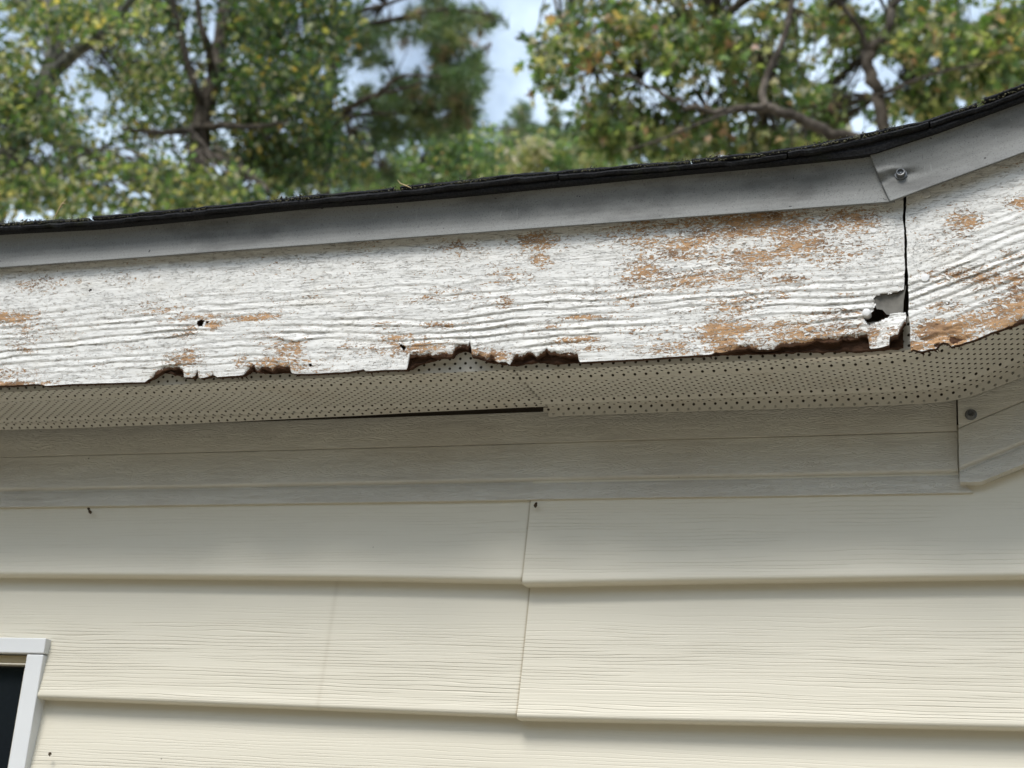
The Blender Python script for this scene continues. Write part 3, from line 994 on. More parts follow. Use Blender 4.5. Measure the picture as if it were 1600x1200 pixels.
# grey layer laid bare in the big hole beside the split
gp = [(1362, 462), (1372, 456), (1390, 454), (1416, 446), (1412, 470), (1411, 492), (1396, 494), (1385, 491), (1379, 484), (1370, 483), (1366, 474)]
q = [P(a, b, YF + 0.0008) for a, b in gp]
cen = np.mean(q, 0) + np.array([0, 0.003, 0])
vs_ = [tuple(p) for p in q] + [tuple((np.array(p) + cen) / 2 + np.array([0, 0.002, 0])) for p in q] + [tuple(cen)]
k = len(q)
fs = [(i, (i + 1) % k, k + (i + 1) % k, k + i) for i in range(k)] + [(k + i, k + (i + 1) % k, 2 * k) for i in range(k)]
geo = Geo()
geo.add(vs_, fs)
geo.build('exposed_layer', M_GREY, fb_l, True)


def nail(px, py, Y, parent, r, out, name='nail_head', mat=M_NAIL):
    geo = Geo()
    geo.lathe(P(px, py, Y), [(r * 1.0, -0.004), (r, out * 0.6), (r * 0.9, out), (r * 0.4, out * 1.15)], 18, (0, -1, 0.08), 0.04)
    return geo.build(name, mat, parent, False)


nail(1365, 359, YF, fb_l, 0.0038, 0.0004)
nail(1354.5, 490.5, YF, fb_l, 0.0044, 0.0042)
nail(320.5, 508, YF + 0.003, fb_l, 0.0030, 0.0010)
nail(1445.5, 435, YF, fb_r, 0.0044, 0.0018)
nail(1448, 304, YF, fb_r, 0.0040, 0.0016)

# ---- drip edge ------------------------------------------------------------
DE = [(0.745, 1.47), (0.7455, 1.4392), (0.744, 1.4374), (0.742, 1.4381), (0.74, 1.4397), (0.735, 1.4422), (0.728, 1.4443), (0.721, 1.4453), (0.714, 1.4453), (0.708, 1.444), (0.703, 1.4418), (0.7, 1.4394), (0.6988, 1.4388), (0.6978, 1.4397), (0.699, 1.4418), (0.703, 1.4452), (0.7085, 1.4482)]


def drip(xs, slope, x0, fw, dz, end_cut, dents=(), stretch=lambda x: 1.0):
    rows = []
    ti = np.arange(len(DE))
    tq = np.concatenate([np.arange(0, 4), np.arange(4, 12, 0.25), np.arange(12, len(DE))])
    dz_, dy_ = np.array(DE).T
    for z, y in zip(np.interp(tq, ti, dz_), np.interp(tq, ti, dy_)):
        z = .6988 + (z - .6988) * stretch(xs)
        lift = (z - 0.6988) * end_cut
        x = xs - lift
        zz = z + dz + slope * (xs - x0)
        yy = y - fw + 0.0009 * fbm(xs * 4, z * 12, 41, 2) + 0 * x
        for (dx, dzz, rx, rz, a) in dents:
            yy = yy + a * np.exp(-((x - dx) / rx) ** 2 - ((zz + EYE - dzz) / rz) ** 2)
        rows.append(np.stack([x, yy, Z(zz + 0.0009 * fbm(xs * 2.4, 0 * xs, 43, 2))], -1))
    v = np.array(rows)
    nr, nc = v.shape[:2]
    ix = np.arange(nr * nc).reshape(nr, nc)
    f = np.stack([ix[:-1, :-1], ix[1:, :-1], ix[1:, 1:], ix[:-1, 1:]], -1).reshape(-1, 4)
    o = mesh_obj('drip_edge', v.reshape(-1, 3), f, M_DRIP, house, True)
    md = o.modifiers.new('gauge', 'SOLIDIFY')
    md.thickness = 0.0006
    md.offset = -1
    return o


drip(np.linspace(XL, P(1398, 300, 1.44)[0], 220), 0.0, 0.0, 0.0, 0.0, 0.28, (), lambda x: 1 + 0.17 * np.clip((x + 0.55) / 0.4, 0, 1))
c1, c2 = P(1395, 262, 1.436), P(1372, 268, 1.436)
xa = P(1391, 316, 1.4385)[0]
xs_d = np.concatenate([np.linspace(xa, 0.05, 110), np.linspace(0.055, XR, 40)])
de_r = drip(xs_d, 0.332, xa, 0.0036, -0.0012, 0.36, [(c1[0], c1[2], 0.011, 0.0032, -0.0042), (c1[0] + 0.012, c1[2] - 0.004, 0.013, 0.004, 0.0038), (c2[0], c2[2], 0.008, 0.0035, -0.0032), (c2[0], c2[2] - 0.008, 0.008, 0.004, 0.0030)], lambda x: 1.19 + 0 * x)
screw(1407.5, 272.5, 1.4415, de_r, 0.0050, (0.02, -1, 0.12))

# ---- roof: deck and shingles ----------------------------------------------
SH_PX = [(-900, 405), (0, 346.5), (150, 337), (300, 323), (490, 303), (620, 291), (800, 270.5), (900, 262), (1080, 247), (1180, 238), (1280, 222), (1360, 205), (1440, 186), (1510, 163), (1560, 146), (1600, 130)]
shx, shz = interp_px(SH_PX, 1.425)


def sh_top(x):
    return np.where(x > shx[-1], shz[-1] + 0.34 * (x - shx[-1]), np.interp(x, shx, shz))


def slab(name, xa, xb, zoff, th, yfront, yback, mat, seed, tilt=0.0, amp=0.002, parent=house):
    nx = max(8, int((xb - xa) / 0.004)) if xb - xa < 1.2 else 260
    xs = np.linspace(xa, xb, nx)
    t = (xs - xa) / (xb - xa)
    zt = sh_top(xs) + zoff + tilt * (1 - t) ** 3 + 0.0009 * fbm(xs * 90, 0 * xs, seed, 3)
    yf = yfront + amp * fbm(xs * 55, 0 * xs, seed + 2, 4)
    thx = th * (1 + 0.35 * fbm(xs * 70, 0 * xs, seed + 4, 3))
    rows = [np.stack([xs, 0 * xs + yback, zt - thx], -1), np.stack([xs, yf + 0.0015, zt - thx], -1), np.stack([xs, yf, zt - thx * 0.55], -1), np.stack([xs, yf + 0.0018, zt], -1), np.stack([xs, 0 * xs + yback, zt], -1)]
    v = np.array(rows)
    nr, nc = v.shape[:2]
    ix = np.arange(nr * nc).reshape(nr, nc)
    f = [tuple(q) for q in np.stack([ix[:-1, :-1], ix[1:, :-1], ix[1:, 1:], ix[:-1, 1:]], -1).reshape(-1, 4)]
    f += [tuple(q) for q in np.stack([ix[4, :-1], ix[0, :-1], ix[0, 1:], ix[4, 1:]], -1)]
    f += [tuple(ix[:, 0]), tuple(ix[::-1, -1])]
    return mesh_obj(name, v.reshape(-1, 3), f, mat, parent)


XX = lambda px, py: float(P(px, py, 1.425)[0])
top_breaks = [XL, -1.62, XX(138, 337), XX(616, 290), XX(1078, 246), XX(1334, 210), XX(1528, 158), 0.42, 0.95, XR]
low_breaks = [XL, -1.8, XX(300, 330), XX(872, 268), XX(1230, 235), XX(1452, 190), 0.30, 0.8, XR]
shs = []
for i in range(len(top_breaks) - 1):
    a, b = top_breaks[i], top_breaks[i + 1]
    gap = 0.006 if i in (2, 3, 5, 6) else 0.0015
    shs.append(slab('shingle', a + gap, b - 0.0012, 0.0, 0.0048, 1.4255 + 0.0016 * (i % 2), 1.73, M_SHIN, 100 + i, 0.0022 if i in (3, 5, 6) else 0.0007))
for i in range(len(low_breaks) - 1):
    a, b = low_breaks[i], low_breaks[i + 1]
    slab('shingle', a + 0.001, b - 0.001, -0.0056, 0.0050, 1.4238 + 0.0014 * (i % 2), 1.73, M_SHIN, 200 + i, 0.0)
# starter strip and deck below the courses; the black front also stands in for the shaded gap
xs = np.linspace(XL, XR, 240)
zt = sh_top(xs) - 0.0110
dkx, dkz = interp_px([(-900, 419), (0, 358), (300, 337), (500, 320), (620, 312), (700, 305), (900, 285), (1080, 267), (1200, 256), (1360, 240), (1470, 203), (1600, 155)], 1.4295)
zbk = np.minimum(zt - 0.001, np.where(xs > dkx[-1], dkz[-1] + 0.332 * (xs - dkx[-1]), np.interp(xs, dkx, dkz)))
rows = [np.stack([xs, 0 * xs + 4.0, zbk], -1), np.stack([xs, 0 * xs + 1.4315, zbk], -1), np.stack([xs, 0 * xs + 1.4295, (zt + zbk) / 2], -1), np.stack([xs, 0 * xs + 1.4305, zt], -1), np.stack([xs, 0 * xs + 4.0, zt], -1)]
v = np.array(rows)
ix = np.arange(5 * len(xs)).reshape(5, len(xs))
f = [tuple(q) for q in np.stack([ix[:-1, :-1], ix[1:, :-1], ix[1:, 1:], ix[:-1, 1:]], -1).reshape(-1, 4)]
mesh_obj('roof_deck', v.reshape(-1, 3), f, M_SHIN, house)
for i in range(6):                                   # courses further up the roof
    y0 = 1.68 + 0.38 * i
    slab('shingle', XL, XR, 0.0035, 0.004, y0, min(4.0, y0 + 0.40), M_SHIN, 300 + i, 0.0)

# moss and loose granules along the shingle edges
NM = 4000
x = rng.uniform(-1.3, 0.25, NM)
lay = rng.random(NM) < 0.6
y = np.where(lay, rng.uniform(1.4245, 1.442, NM), rng.uniform(1.4225, 1.426, NM))
z = np.where(lay, sh_top(x) + 0.0004, sh_top(x) - 0.0054 + 0.0004)
dens = fbm(x * 14, 0 * x, 91, 3)
s_ = rng.uniform(0.0006, 0.0015, NM) * np.clip(1 + 2.0 * dens, 0.4, 2.2)
c = np.stack([x, y, z], -1)
tet = rng.normal(size=(NM, 4, 3))
tet /= np.linalg.norm(tet, axis=2, keepdims=True)
tet = c[:, None] + tet * s_[:, None, None]
b = np.arange(NM)[:, None] * 4
f = np.concatenate([b + np.array(q) for q in ((0, 1, 2), (0, 2, 3), (0, 3, 1), (1, 3, 2))])
mo = mesh_obj('moss', tet.reshape(-1, 3), f, M_MOSS, house)
mo['kind'] = 'stuff'

# ---- window ----------------------------------------------------------------
wx0, wx1, wz0, wz1 = WX0, WX1, WZ0, WZ1
hj = abs(P(67, 1021, YT)[2] - wz1)
wj = 0.0245
win = bpy.data.objects.new('window', None)
COL.objects.link(win)
win.parent = house
win.location = (0, 0, 0)


def bev(name, lo, hi, mat, w=0.0012):
    geo = Geo()
    geo.box(lo, hi)
    o = geo.build(name, mat, win)
    md = o.modifiers.new('bevel', 'BEVEL')
    md.width = w
    md.segments = 2
    return o


bev('head_trim', (wx0, YT, wz1 - hj), (wx1, 1.64, wz1), M_WHITE)
bev('jamb_trim', (wx1 - wj, YT + 0.001, wz0), (wx1 - 0.0006, 1.64, wz1 - hj - 0.0012), M_WHITE)
bev('jamb_trim', (wx0, YT + 0.001, wz0), (wx0 + wj, 1.64, wz1 - hj - 0.0012), M_WHITE)
bev('sill', (wx0 - 0.01, YT - 0.012, wz0 - 0.03), (wx1 + 0.01, 1.64, wz0 - 0.0005), M_WHITE)
bev('recess_head', (wx0 + wj, YT + 0.010, wz1 - hj - 0.011), (wx1 - wj, 1.66, wz1 - hj - 0.0012), M_TAN)
bev('sash_rail', (wx0 + wj, YT + 0.006, wz1 - hj - 0.0135), (wx1 - wj, 1.66, wz1 - hj - 0.0118), M_VINYL, 0.0005)
bev('sash_stile', (wx1 - wj - 0.008, YT + 0.010, wz0), (wx1 - wj + 0.001, 1.66, wz1 - hj - 0.0145), M_VINYL, 0.003)
bev('sash_stile', (wx0 + wj - 0.001, YT + 0.010, wz0), (wx0 + wj + 0.008, 1.66, wz1 - hj - 0.0145), M_VINYL, 0.003)
bev('meeting_rail', (wx0 + wj + 0.009, YT + 0.010, (wz0 + wz1) / 2 - 0.015), (wx1 - wj - 0.009, 1.66, (wz0 + wz1) / 2 + 0.015), M_VINYL)
geo = Geo()
geo.box((wx0 + wj, YT + 0.0190, wz0), (wx1 - wj, YT + 0.0220, wz1 - hj - 0.014))
geo.build('pane', M_GLASS, win)

# ---- little things caught on the house ---------------------------------------
geo = Geo()
b0 = P(86, 340, 1.4280)
pts = [b0, P(90, 330, 1.4270), P(96, 320, 1.4260), P(104, 310, 1.4260)]
geo.tube(pts, [0.0006, 0.0007, 0.0012, 0.0004], 5)
geo.tube([P(92, 326, 1.4270), P(99, 322, 1.4240)], [0.0005, 0.0002], 4)
geo.tube([P(97, 318, 1.4260), P(101, 318, 1.4230), P(104, 315, 1.4230)], [0.0005, 0.0007, 0.0002], 4)
o = geo.build('grass_stem', M_STRAW)
tag(o, 'dry straw stem standing up from the shingle edge at the left', 'grass stem')
geo = Geo()
geo.tube([P(621, 281, 1.4240), P(626, 287, 1.4240), P(634, 290, 1.4235), P(642, 293.5, 1.4230)], [0.0003, 0.0007, 0.0008, 0.0003], 5)
geo.tube([P(634, 290, 1.4235), P(640, 287, 1.4280)], [0.0004, 0.0002], 4)
o = geo.build('dry_twig', M_STRAW)
tag(o, 'pale curled twig lying in a gap between two shingles', 'twig')


def mud(px, py, n, spread, label):
    geo = Geo()
    for i in range(n):
        c = P(px + random.gauss(0, spread * 0.5), py + random.gauss(0, spread), 1.601)
        r = random.uniform(0.0007, 0.0021)
        geo.lathe(c, [(r, -0.001), (r * 0.9, 0.0009), (r * 0.3, 0.0018)], 7, (random.gauss(0, .3), -1, random.gauss(0, .3)), 0.3)
    o = geo.build('mud_dab', M_MUD)
    tag(o, label, 'mud dab')


mud(838, 789, 7, 2.2, 'small brown mud dab under the trim at the siding seam')
mud(139, 797, 6, 2.4, 'small brown mud dab under the trim above the window')
mud(78, 1179, 3, 1.0, 'dark speck of mud on the siding beside the window frame')

# ------------------------------------------------------------------ trees
STAR = np.array([(0, 0), (.16, .10), (.50, -.06), (.27, .25), (.52, .52), (.17, .46), (0, 1.0), (-.17, .46), (-.52, .52), (-.27, .25), (-.50, -.06), (-.16, .10)])
STAR_F = [(0, 1, 3, 5), (1, 2, 3, 3), (3, 4, 5, 5), (0, 5, 6, 7), (0, 7, 9, 11), (7, 8, 9, 9), (9, 10, 11, 11)]
OVAL = np.array([(0, 0), (.22, .28), (.25, .60), (0, 1), (-.25, .60), (-.22, .28)])
OVAL_F = [(0, 1, 2, 3), (0, 3, 4, 5)]
PAL = {
    'gum': [((0.090, 0.141, 0.055), 4.5), ((0.132, 0.192, 0.071), 4), ((0.240, 0.271, 0.109), 3.4), ((0.372, 0.362, 0.172), 2.4), ((0.480, 0.316, 0.161), .8), ((0.456, 0.237, 0.161), .6), ((0.480, 0.452, 0.333), 1.3)],
    'oak': [((0.074, 0.119, 0.052), 4.5), ((0.118, 0.167, 0.064), 4), ((0.210, 0.237, 0.098), 3), ((0.360, 0.328, 0.127), 1.6), ((0.550, 0.407, 0.149), .8), ((0.504, 0.463, 0.333), 1.7)],
    'dark': [((0.048, 0.084, 0.039), 5), ((0.079, 0.119, 0.046), 4), ((0.144, 0.169, 0.069), 2.2), ((0.288, 0.249, 0.092), 1.1), ((0.550, 0.350, 0.115), .45), ((0.360, 0.350, 0.253), .5)],
    'far': [((0.090, 0.147, 0.075), 5), ((0.144, 0.209, 0.092), 4), ((0.228, 0.282, 0.127), 2), ((0.384, 0.373, 0.184), 1.2), ((0.550, 0.362, 0.207), .3)],
    'pale': [((0.504, 0.497, 0.345), 3), ((0.550, 0.550, 0.483), 2), ((0.312, 0.350, 0.184), 2)],  # leaf sprays in the sun, its brightness put into the tint
    'pine': [((0.102, 0.164, 0.067), 5), ((0.162, 0.226, 0.086), 3), ((0.264, 0.282, 0.115), 1.6), ((0.312, 0.215, 0.138), 1.1)],
}


def pick_tint(kind, n):
    c = np.array([p[0] for p in PAL[kind]])
    w = np.array([p[1] for p in PAL[kind]])
    i = rng.choice(len(c), n, p=w / w.sum())
    return c[i] * rng.uniform(0.72, 1.3, (n, 1))


def rand_dirs(n, droop):
    """leaf axis (stem to tip) and face normal"""
    ax = rng.normal(size=(n, 3))
    ax[:, 2] -= droop
    ax /= np.linalg.norm(ax, axis=1, keepdims=True)
    nr = rng.normal(size=(n, 3))
    nr[:, 2] += 0.7
    nr -= (nr * ax).sum(1, keepdims=True) * ax
    nr /= np.linalg.norm(nr, axis=1, keepdims=True)
    return ax, nr


def leaf_geo(pos, size, ax, nr, shape, faces, fold=0.12):
    side = np.cross(ax, nr)
    u, v = shape[:, 0], shape[:, 1]
    p = pos[:, None] + size[:, None, None] * (side[:, None] * u[None, :, None] + ax[:, None] * v[None, :, None] + nr[:, None] * (fold * (np.abs(u) * 1.6 - 0.35 * v * v))[None, :, None])
    return p


def foliage(parent, cl_c, cl_r, per, kind, shape, size, droop, name='foliage', singles=0, spread=1.0, gaps=()):
    """clusters of leaves round twig ends: cl_c centres, cl_r radii"""
    n = len(cl_c) * per
    c = np.repeat(cl_c, per, 0)
    r = np.repeat(cl_r, per)
    pos = c + rng.normal(size=(n, 3)) * r[:, None] * np.array([0.55, 0.55, 0.42]) * spread
    sz = rng.uniform(0.65, 1.25, n) * size
    ax, nr = rand_dirs(n, droop)
    sh, fs = (STAR, STAR_F) if shape == 'star' else (OVAL, OVAL_F)
    tint = pick_tint(kind, n)
    # leaves of one twig turn colour together
    tw = np.repeat(pick_tint(kind, len(cl_c)), per, 0)
    tint = np.where(rng.random((n, 1)) < 0.45, tw, tint)
    tint = np.minimum(tint * np.repeat(np.exp(rng.normal(0, 0.28, (len(cl_c), 1))), per, 0), (0.52, 0.44, 0.33))
    p = leaf_geo(pos, sz, ax, nr, sh, fs)
    k = len(sh)
    picked = np.zeros(n, bool)
    if singles:
        # the leaves that show largest in the photograph
        d = pos - np.array([0, 0, EYE])
        cc = d @ AX.T
        u, v = cc[:, 0] / cc[:, 2] * F + 800, cc[:, 1] / cc[:, 2] * F + 600
        fac = np.abs((nr * d).sum(1)) / np.linalg.norm(d, axis=1)
        ok = (u > 20) & (u < 1580) & (v > 10) & (v < np.interp(u, [0, 1300, 1600], [330, 215, 115]))
        scr = np.where(ok, sz * (0.3 + fac) / cc[:, 2] ** 1.6, -1)
        top = np.argsort(-scr)[:singles]
        picked[top] = True
        for i in top:
            loc = pos[i]
            mesh_obj('leaf', p[i] - loc, [tuple(dict.fromkeys(q)) for q in fs], M_LEAF, parent, False, {'tint': np.repeat(tint[i:i + 1], k, 0)}).location = tuple(loc - np.array(parent.location))
    d = pos + ax * (sz * 0.5)[:, None] - np.array([0, 0, EYE])
    cc = d @ AX.T
    u, v = cc[:, 0] / cc[:, 2] * F + 800, cc[:, 1] / cc[:, 2] * F + 600
    keep = ~picked
    for g_ in gaps:
        keep &= ((u - g_[0]) / g_[2]) ** 2 + ((v - g_[1]) / g_[3]) ** 2 > rng.uniform(0.55, 1.15, n)
    p, tint = p[keep], tint[keep]
    n = len(p)
    b = np.arange(n)[:, None] * k
    quads = np.concatenate([b + np.array(q) for q in fs if q[2] != q[3]]) if any(q[2] != q[3] for q in fs) else None
    tris = [q[:3] for q in fs if q[2] == q[3]]
    V = p.reshape(-1, 3) - np.array(parent.location)
    T = np.repeat(tint, k, 0)
    # split quads into triangles so that one array holds everything
    tri = [b + np.array((q[0], q[1], q[2])) for q in fs] + [b + np.array((q[0], q[2], q[3])) for q in fs if q[2] != q[3]]
    o = mesh_obj(name, V, np.concatenate(tri), M_LEAF, parent, False, {'tint': T})
    o['kind'] = 'stuff'
    return o


def needles(parent, cl_c, cl_d, per, length, kind='pine'):
    """tufts of long needles fanning round a twig tip"""
    n = len(cl_c) * per
    c = np.repeat(cl_c, per, 0)
    d = np.repeat(cl_d, per, 0) + rng.normal(size=(n, 3)) * 0.75
    d /= np.linalg.norm(d, axis=1, keepdims=True)
    s = np.cross(d, rng.normal(size=(n, 3)))
    s /= np.linalg.norm(s, axis=1, keepdims=True)
    L = rng.uniform(0.6, 1.1, n)[:, None] * length
    w = 0.0055
    bz = c - np.repeat(cl_d, per, 0) * rng.uniform(0, 0.16, (n, 1))
    tip = bz + d * L - np.array([0, 0, 1]) * L * L * 0.6
    V = np.stack([bz - s * w, bz + s * w, tip], 1).reshape(-1, 3) - np.array(parent.location)
    T = np.repeat(np.repeat(pick_tint(kind, len(cl_c)), per, 0) * rng.uniform(.8, 1.2, (n, 1)), 3, 0)
    f = np.arange(n * 3).reshape(-1, 3)
    o = mesh_obj('foliage', V, f, M_NEEDLE, parent, False, {'tint': T})
    o['kind'] = 'stuff'
    return o


def blob_pts(blist, gaps=()):
    """twig-end positions filling a crown: blobs are (px, py, rx, ry, Y, depth, count); none inside the open gaps"""
    out = []
    for (px, py, rx, ry, Y, dep, cnt) in blist:
        t = 0
        got = 0
        while got < cnt and t < cnt * 12:
            t += 1
            a = rng.normal(size=3)
            a *= rng.random() ** (1 / 2.2) / np.linalg.norm(a)
            u, v = px + a[0] * rx, py + a[1] * ry
            if any(((u - g_[0]) / g_[2]) ** 2 + ((v - g_[1]) / g_[3]) ** 2 < 1 for g_ in gaps):
                continue
            if fbm(np.array([u / 46.0]), np.array([v / 38.0 + Y]), 401, 2)[0] < -0.16 and random.random() < 0.8:
                continue
            out.append(P(u, v, Y + a[2] * dep))
            got += 1
    return np.array(out)


FWD = 0.0


def limb(parent, pts, widths, name='branch', mat=M_BARK, n=8, origin=None):
    """pts: (px, py, Y); widths in photo pixels"""
    q, r = [], []
    for (a, b, Y), w in zip(pts, widths):
        Y = Y - FWD
        p = P(a, b, Y)
        dist = float(AX[2] @ (p - np.array([0, 0, EYE])))
        q.append(p - np.array(parent.location))
        r.append(max(0.006, w / 2 * dist / F))
    # smooth the polyline
    qq, rr = [], []
    for i in range(len(q) - 1):
        p0, p1, p2, p3 = q[max(i - 1, 0)], q[i], q[i + 1], q[min(i + 2, len(q) - 1)]
        for t in np.linspace(0, 1, 6)[:-1]:
            qq.append(0.5 * (2 * p1 + (p2 - p0) * t + (2 * p0 - 5 * p1 + 4 * p2 - p3) * t * t + (3 * p1 - p0 - 3 * p2 + p3) * t ** 3) + rng.normal(size=3) * r[i] * 0.12)
            rr.append(r[i] * (1 - t) + r[i + 1] * t)
    qq.append(q[-1])
    rr.append(r[-1])
    geo = Geo()
    geo.tube(qq, rr, n, 0.08)
    return geo.build(name, mat, parent, True)


def trunk_to_ground(parent, px, py, Y, w, up, mat=M_BARK):
    """trunk from the ground through (px, py) and on along `up`"""
    p = P(px, py, Y - FWD)
    dist = float(AX[2] @ (p - np.array([0, 0, EYE])))
    r = w / 2 * dist / F
    base = np.array(parent.location)
    pts, rad = [np.zeros(3), np.array([0, 0, 0.35])], [r * 2.0, r * 1.5]
    for t in (0.4, 0.7):
        pts.append((p - base) * t)
        rad.append(r * (1.45 - 0.45 * t))
    pts.append(p - base)
    rad.append(r)
    for (a, b, Y2, w2) in up:
        q = P(a, b, Y2 - FWD)
        pts.append(q - base)
        rad.append(w2 / 2 * float(AX[2] @ (q - np.array([0, 0, EYE]))) / F)
    qq, rr = [], []
    for i in range(len(pts) - 1):
        for t in np.linspace(0, 1, 6)[:-1]:
            qq.append(pts[i] * (1 - t) + pts[i + 1] * t + rng.normal(size=3) * 0.01)
            rr.append(rad[i] * (1 - t) + rad[i + 1] * t)
    qq.append(pts[-1])
    rr.append(rad[-1])
    geo = Geo()
    geo.tube(qq, rr, 12, 0.06)
    return geo.build('trunk', mat, parent, True)


def tree(name, label, px, Y, group='trees behind the roof'):
    p = P(px, 300, Y)
    return thing(name, label, 'tree', (float(p[0]), float(Y), 0.0), group)


def twigs(parent, cl, node_pts, frac=0.5):
    """thin twigs joining twig ends to the nearest point of the limbs"""
    geo = Geo()
    base = np.array(parent.location)
    nodes = np.array(node_pts)
    for c in cl[rng.random(len(cl)) < frac]:
        d = np.linalg.norm(nodes - c, axis=1)
        j = int(np.argmin(d))
        if d[j] > 1.6:
            dirn = (nodes[j] - c) / d[j]
            s = c + dirn * 0.8
        else:
            s = nodes[j]
        mid = (s + c) / 2 + rng.normal(size=3) * 0.06 + np.array([0, 0, 0.05])
        geo.tube([s - base, mid - base, c - base], [0.009, 0.006, 0.003], 4)
    o = geo.build('twigs', M_BARK, parent)
    o['kind'] = 'stuff'
    return o


GAPS = [(795, 60, 42, 170), (795, 150, 36, 60), (590, 250, 10.1, 18.7), (545, 205, 13.0, 10.1), (640, 75, 24.5, 11.5), (650, 105, 18.7, 11.5), (295, 45, 7.2, 18.7), (330, 50, 7.2, 24.5), (300, 105, 8.6, 15.8), (155, 155, 14.4, 15.8), (170, 105, 11.5, 10.1), (250, 45, 8.6, 8.6), (75, 235, 13.0, 11.5), (52, 248, 17.3, 5.8), (200, 242, 15.8, 5.8), (225, 305, 18.7, 5.8), (385, 285, 8.6, 11.5), (345, 265, 10.1, 8.6), (20, 55, 18.7, 5.8), (470, 40, 7.2, 14.4), (660, 245, 7.2, 11.5), (690, 175, 15.8, 8.6), (1275, 115, 21.6, 18.7), (1400, 110, 18.7, 14.4), (1345, 195, 18.7, 14.4), (1290, 70, 13.0, 11.5), (1120, 120, 13.0, 8.6), (1000, 110, 17.3, 10.1), (960, 150, 10.1, 7.2), (1090, 95, 7.2, 7.2), (1520, 25, 18.7, 15.8), (1500, 160, 8.6, 11.5), (1460, 95, 11.5, 6.5), (1240, 195, 10.1, 8.6), (1165, 35, 17.3, 6.5), (990, 50, 7.2, 6.5), (1420, 185, 11.5, 7.2), (1050, 195, 10.1, 5.0), (1555, 60, 13.0, 7.2), (1215, 100, 8.6, 10.1), (118, 90, 6, 4.800000000000001), (140, 60, 5, 4.0), (215, 70, 6, 4.800000000000001), (265, 130, 6, 4.800000000000001), (330, 160, 5, 4.0), (60, 150, 6, 4.800000000000001), (420, 60, 5, 4.0), (505, 110, 5, 4.0), (520, 200, 6, 4.800000000000001), (440, 205, 6, 4.800000000000001), (360, 225, 6, 4.800000000000001), (190, 290, 6, 4.800000000000001), (120, 270, 5, 4.0), (300, 265, 6, 4.800000000000001), (905, 40, 7, 5.6000000000000005), (930, 120, 8, 6.4), (885, 60, 5, 4.0), (1025, 60, 6, 4.800000000000001), (1075, 140, 7, 5.6000000000000005), (1150, 120, 7, 5.6000000000000005), (1180, 85, 5, 4.0), (1310, 80, 8, 6.4), (1330, 140, 7, 5.6000000000000005), (1365, 175, 7, 5.6000000000000005), (1440, 60, 7, 5.6000000000000005), (1480, 150, 6, 4.800000000000001), (1540, 110, 6, 4.800000000000001), (1420, 30, 7, 5.6000000000000005), (1260, 30, 6, 4.800000000000001), (1230, 150, 6, 4.800000000000001), (1110, 215, 6, 4.800000000000001), (970, 215, 6, 4.800000000000001)]
FWD = 0.80
# 1  grey-barked oak at the far left
t1 = tree('oak_tree', 'grey barked tree with a forked trunk and yellowing leaves at the far left', -40, 10.5)
trunk_to_ground(t1, -5, 290, 10.5, 46, [(12, 250, 10.5, 40), (40, 195, 10.5, 36), (70, 145, 10.5, 34), (84, 95, 10.5, 32), (86, 20, 10.6, 30), (80, -80, 10.8, 26), (60, -260, 11, 14)], M_BARK_G)
limb(t1, [(80, 120, 10.5), (115, 85, 10.4), (160, 55, 10.2), (190, 20, 10.0), (235, -40, 9.8), (300, -140, 9.6)], [22, 20, 17, 14, 11, 6], mat=M_BARK_G)
limb(t1, [(30, 210, 10.5), (-40, 130, 10.2), (-120, 40, 10)], [20, 16, 8], mat=M_BARK_G)
nodes1 = [P(a, b, 10.3) for a, b in ((84, 95), (86, 20), (115, 85), (160, 55), (190, 20), (40, 195), (0, 200), (-40, 130), (235, -40))]
cl = blob_pts([(20, 110, 75, 80, 9.6, .8, 130), (150, 290, 210, 55, 9.2, .7, 330), (60, 190, 90, 50, 9.4, .7, 120), (150, 30, 120, 45, 9.4, .9, 150), (170, 130, 70, 60, 11.6, .6, 70), (110, 230, 60, 30, 11, .6, 50), (40, 20, 90, 45, 11.2, .8, 110), (230, 110, 90, 60, 11.4, .8, 90), (-120, 150, 130, 200, 10, 1.2, 200), (100, -160, 300, 140, 10.4, 1.5, 260), (320, 300, 90, 40, 9.6, .6, 90), (-100, 330, 130, 80, 9.6, 1, 90)], GAPS)
foliage(t1, cl, rng.uniform(.10, .20, len(cl)), 8, 'oak', 'oval', .075, .5, gaps=GAPS)
twigs(t1, cl, nodes1, .45)

FWD = 0.90
# 2  dense dark tree in the middle
t2 = tree('gum_tree', 'tall dense dark green tree with several upright limbs left of the pine', 340, 13.0)
trunk_to_ground(t2, 312, 250, 13, 34, [(314, 200, 13, 30), (320, 165, 13, 28), (338, 110, 13, 26), (348, 40, 13, 22), (356, -60, 13.2, 18), (360, -240, 13.4, 8)])
limb(t2, [(318, 170, 13), (306, 140, 12.8), (293, 95, 12.7), (284, 60, 12.6), (270, 0, 12.4), (250, -80, 12.2)], [14, 13, 12, 10, 9, 5])
limb(t2, [(330, 120, 13), (324, 70, 12.6), (312, 30, 12.5), (306, -30, 12.4)], [14, 12, 10, 6])
limb(t2, [(316, 195, 13), (290, 205, 12.6), (245, 207, 12.2), (190, 200, 12)], [12, 11, 9, 4])
limb(t2, [(318, 200, 13), (350, 196, 12.6), (400, 198, 12.2), (450, 190, 12)], [13, 12, 9, 4])
limb(t2, [(314, 235, 13), (350, 250, 12.6), (395, 275, 12.2), (420, 300, 12)], [12, 11, 10, 7])
nodes2 = [P(a, b, 12.7) for a, b in ((338, 110), (348, 40), (293, 95), (270, 0), (245, 207), (400, 198), (395, 275), (320, 165), (430, 80), (470, 140))]
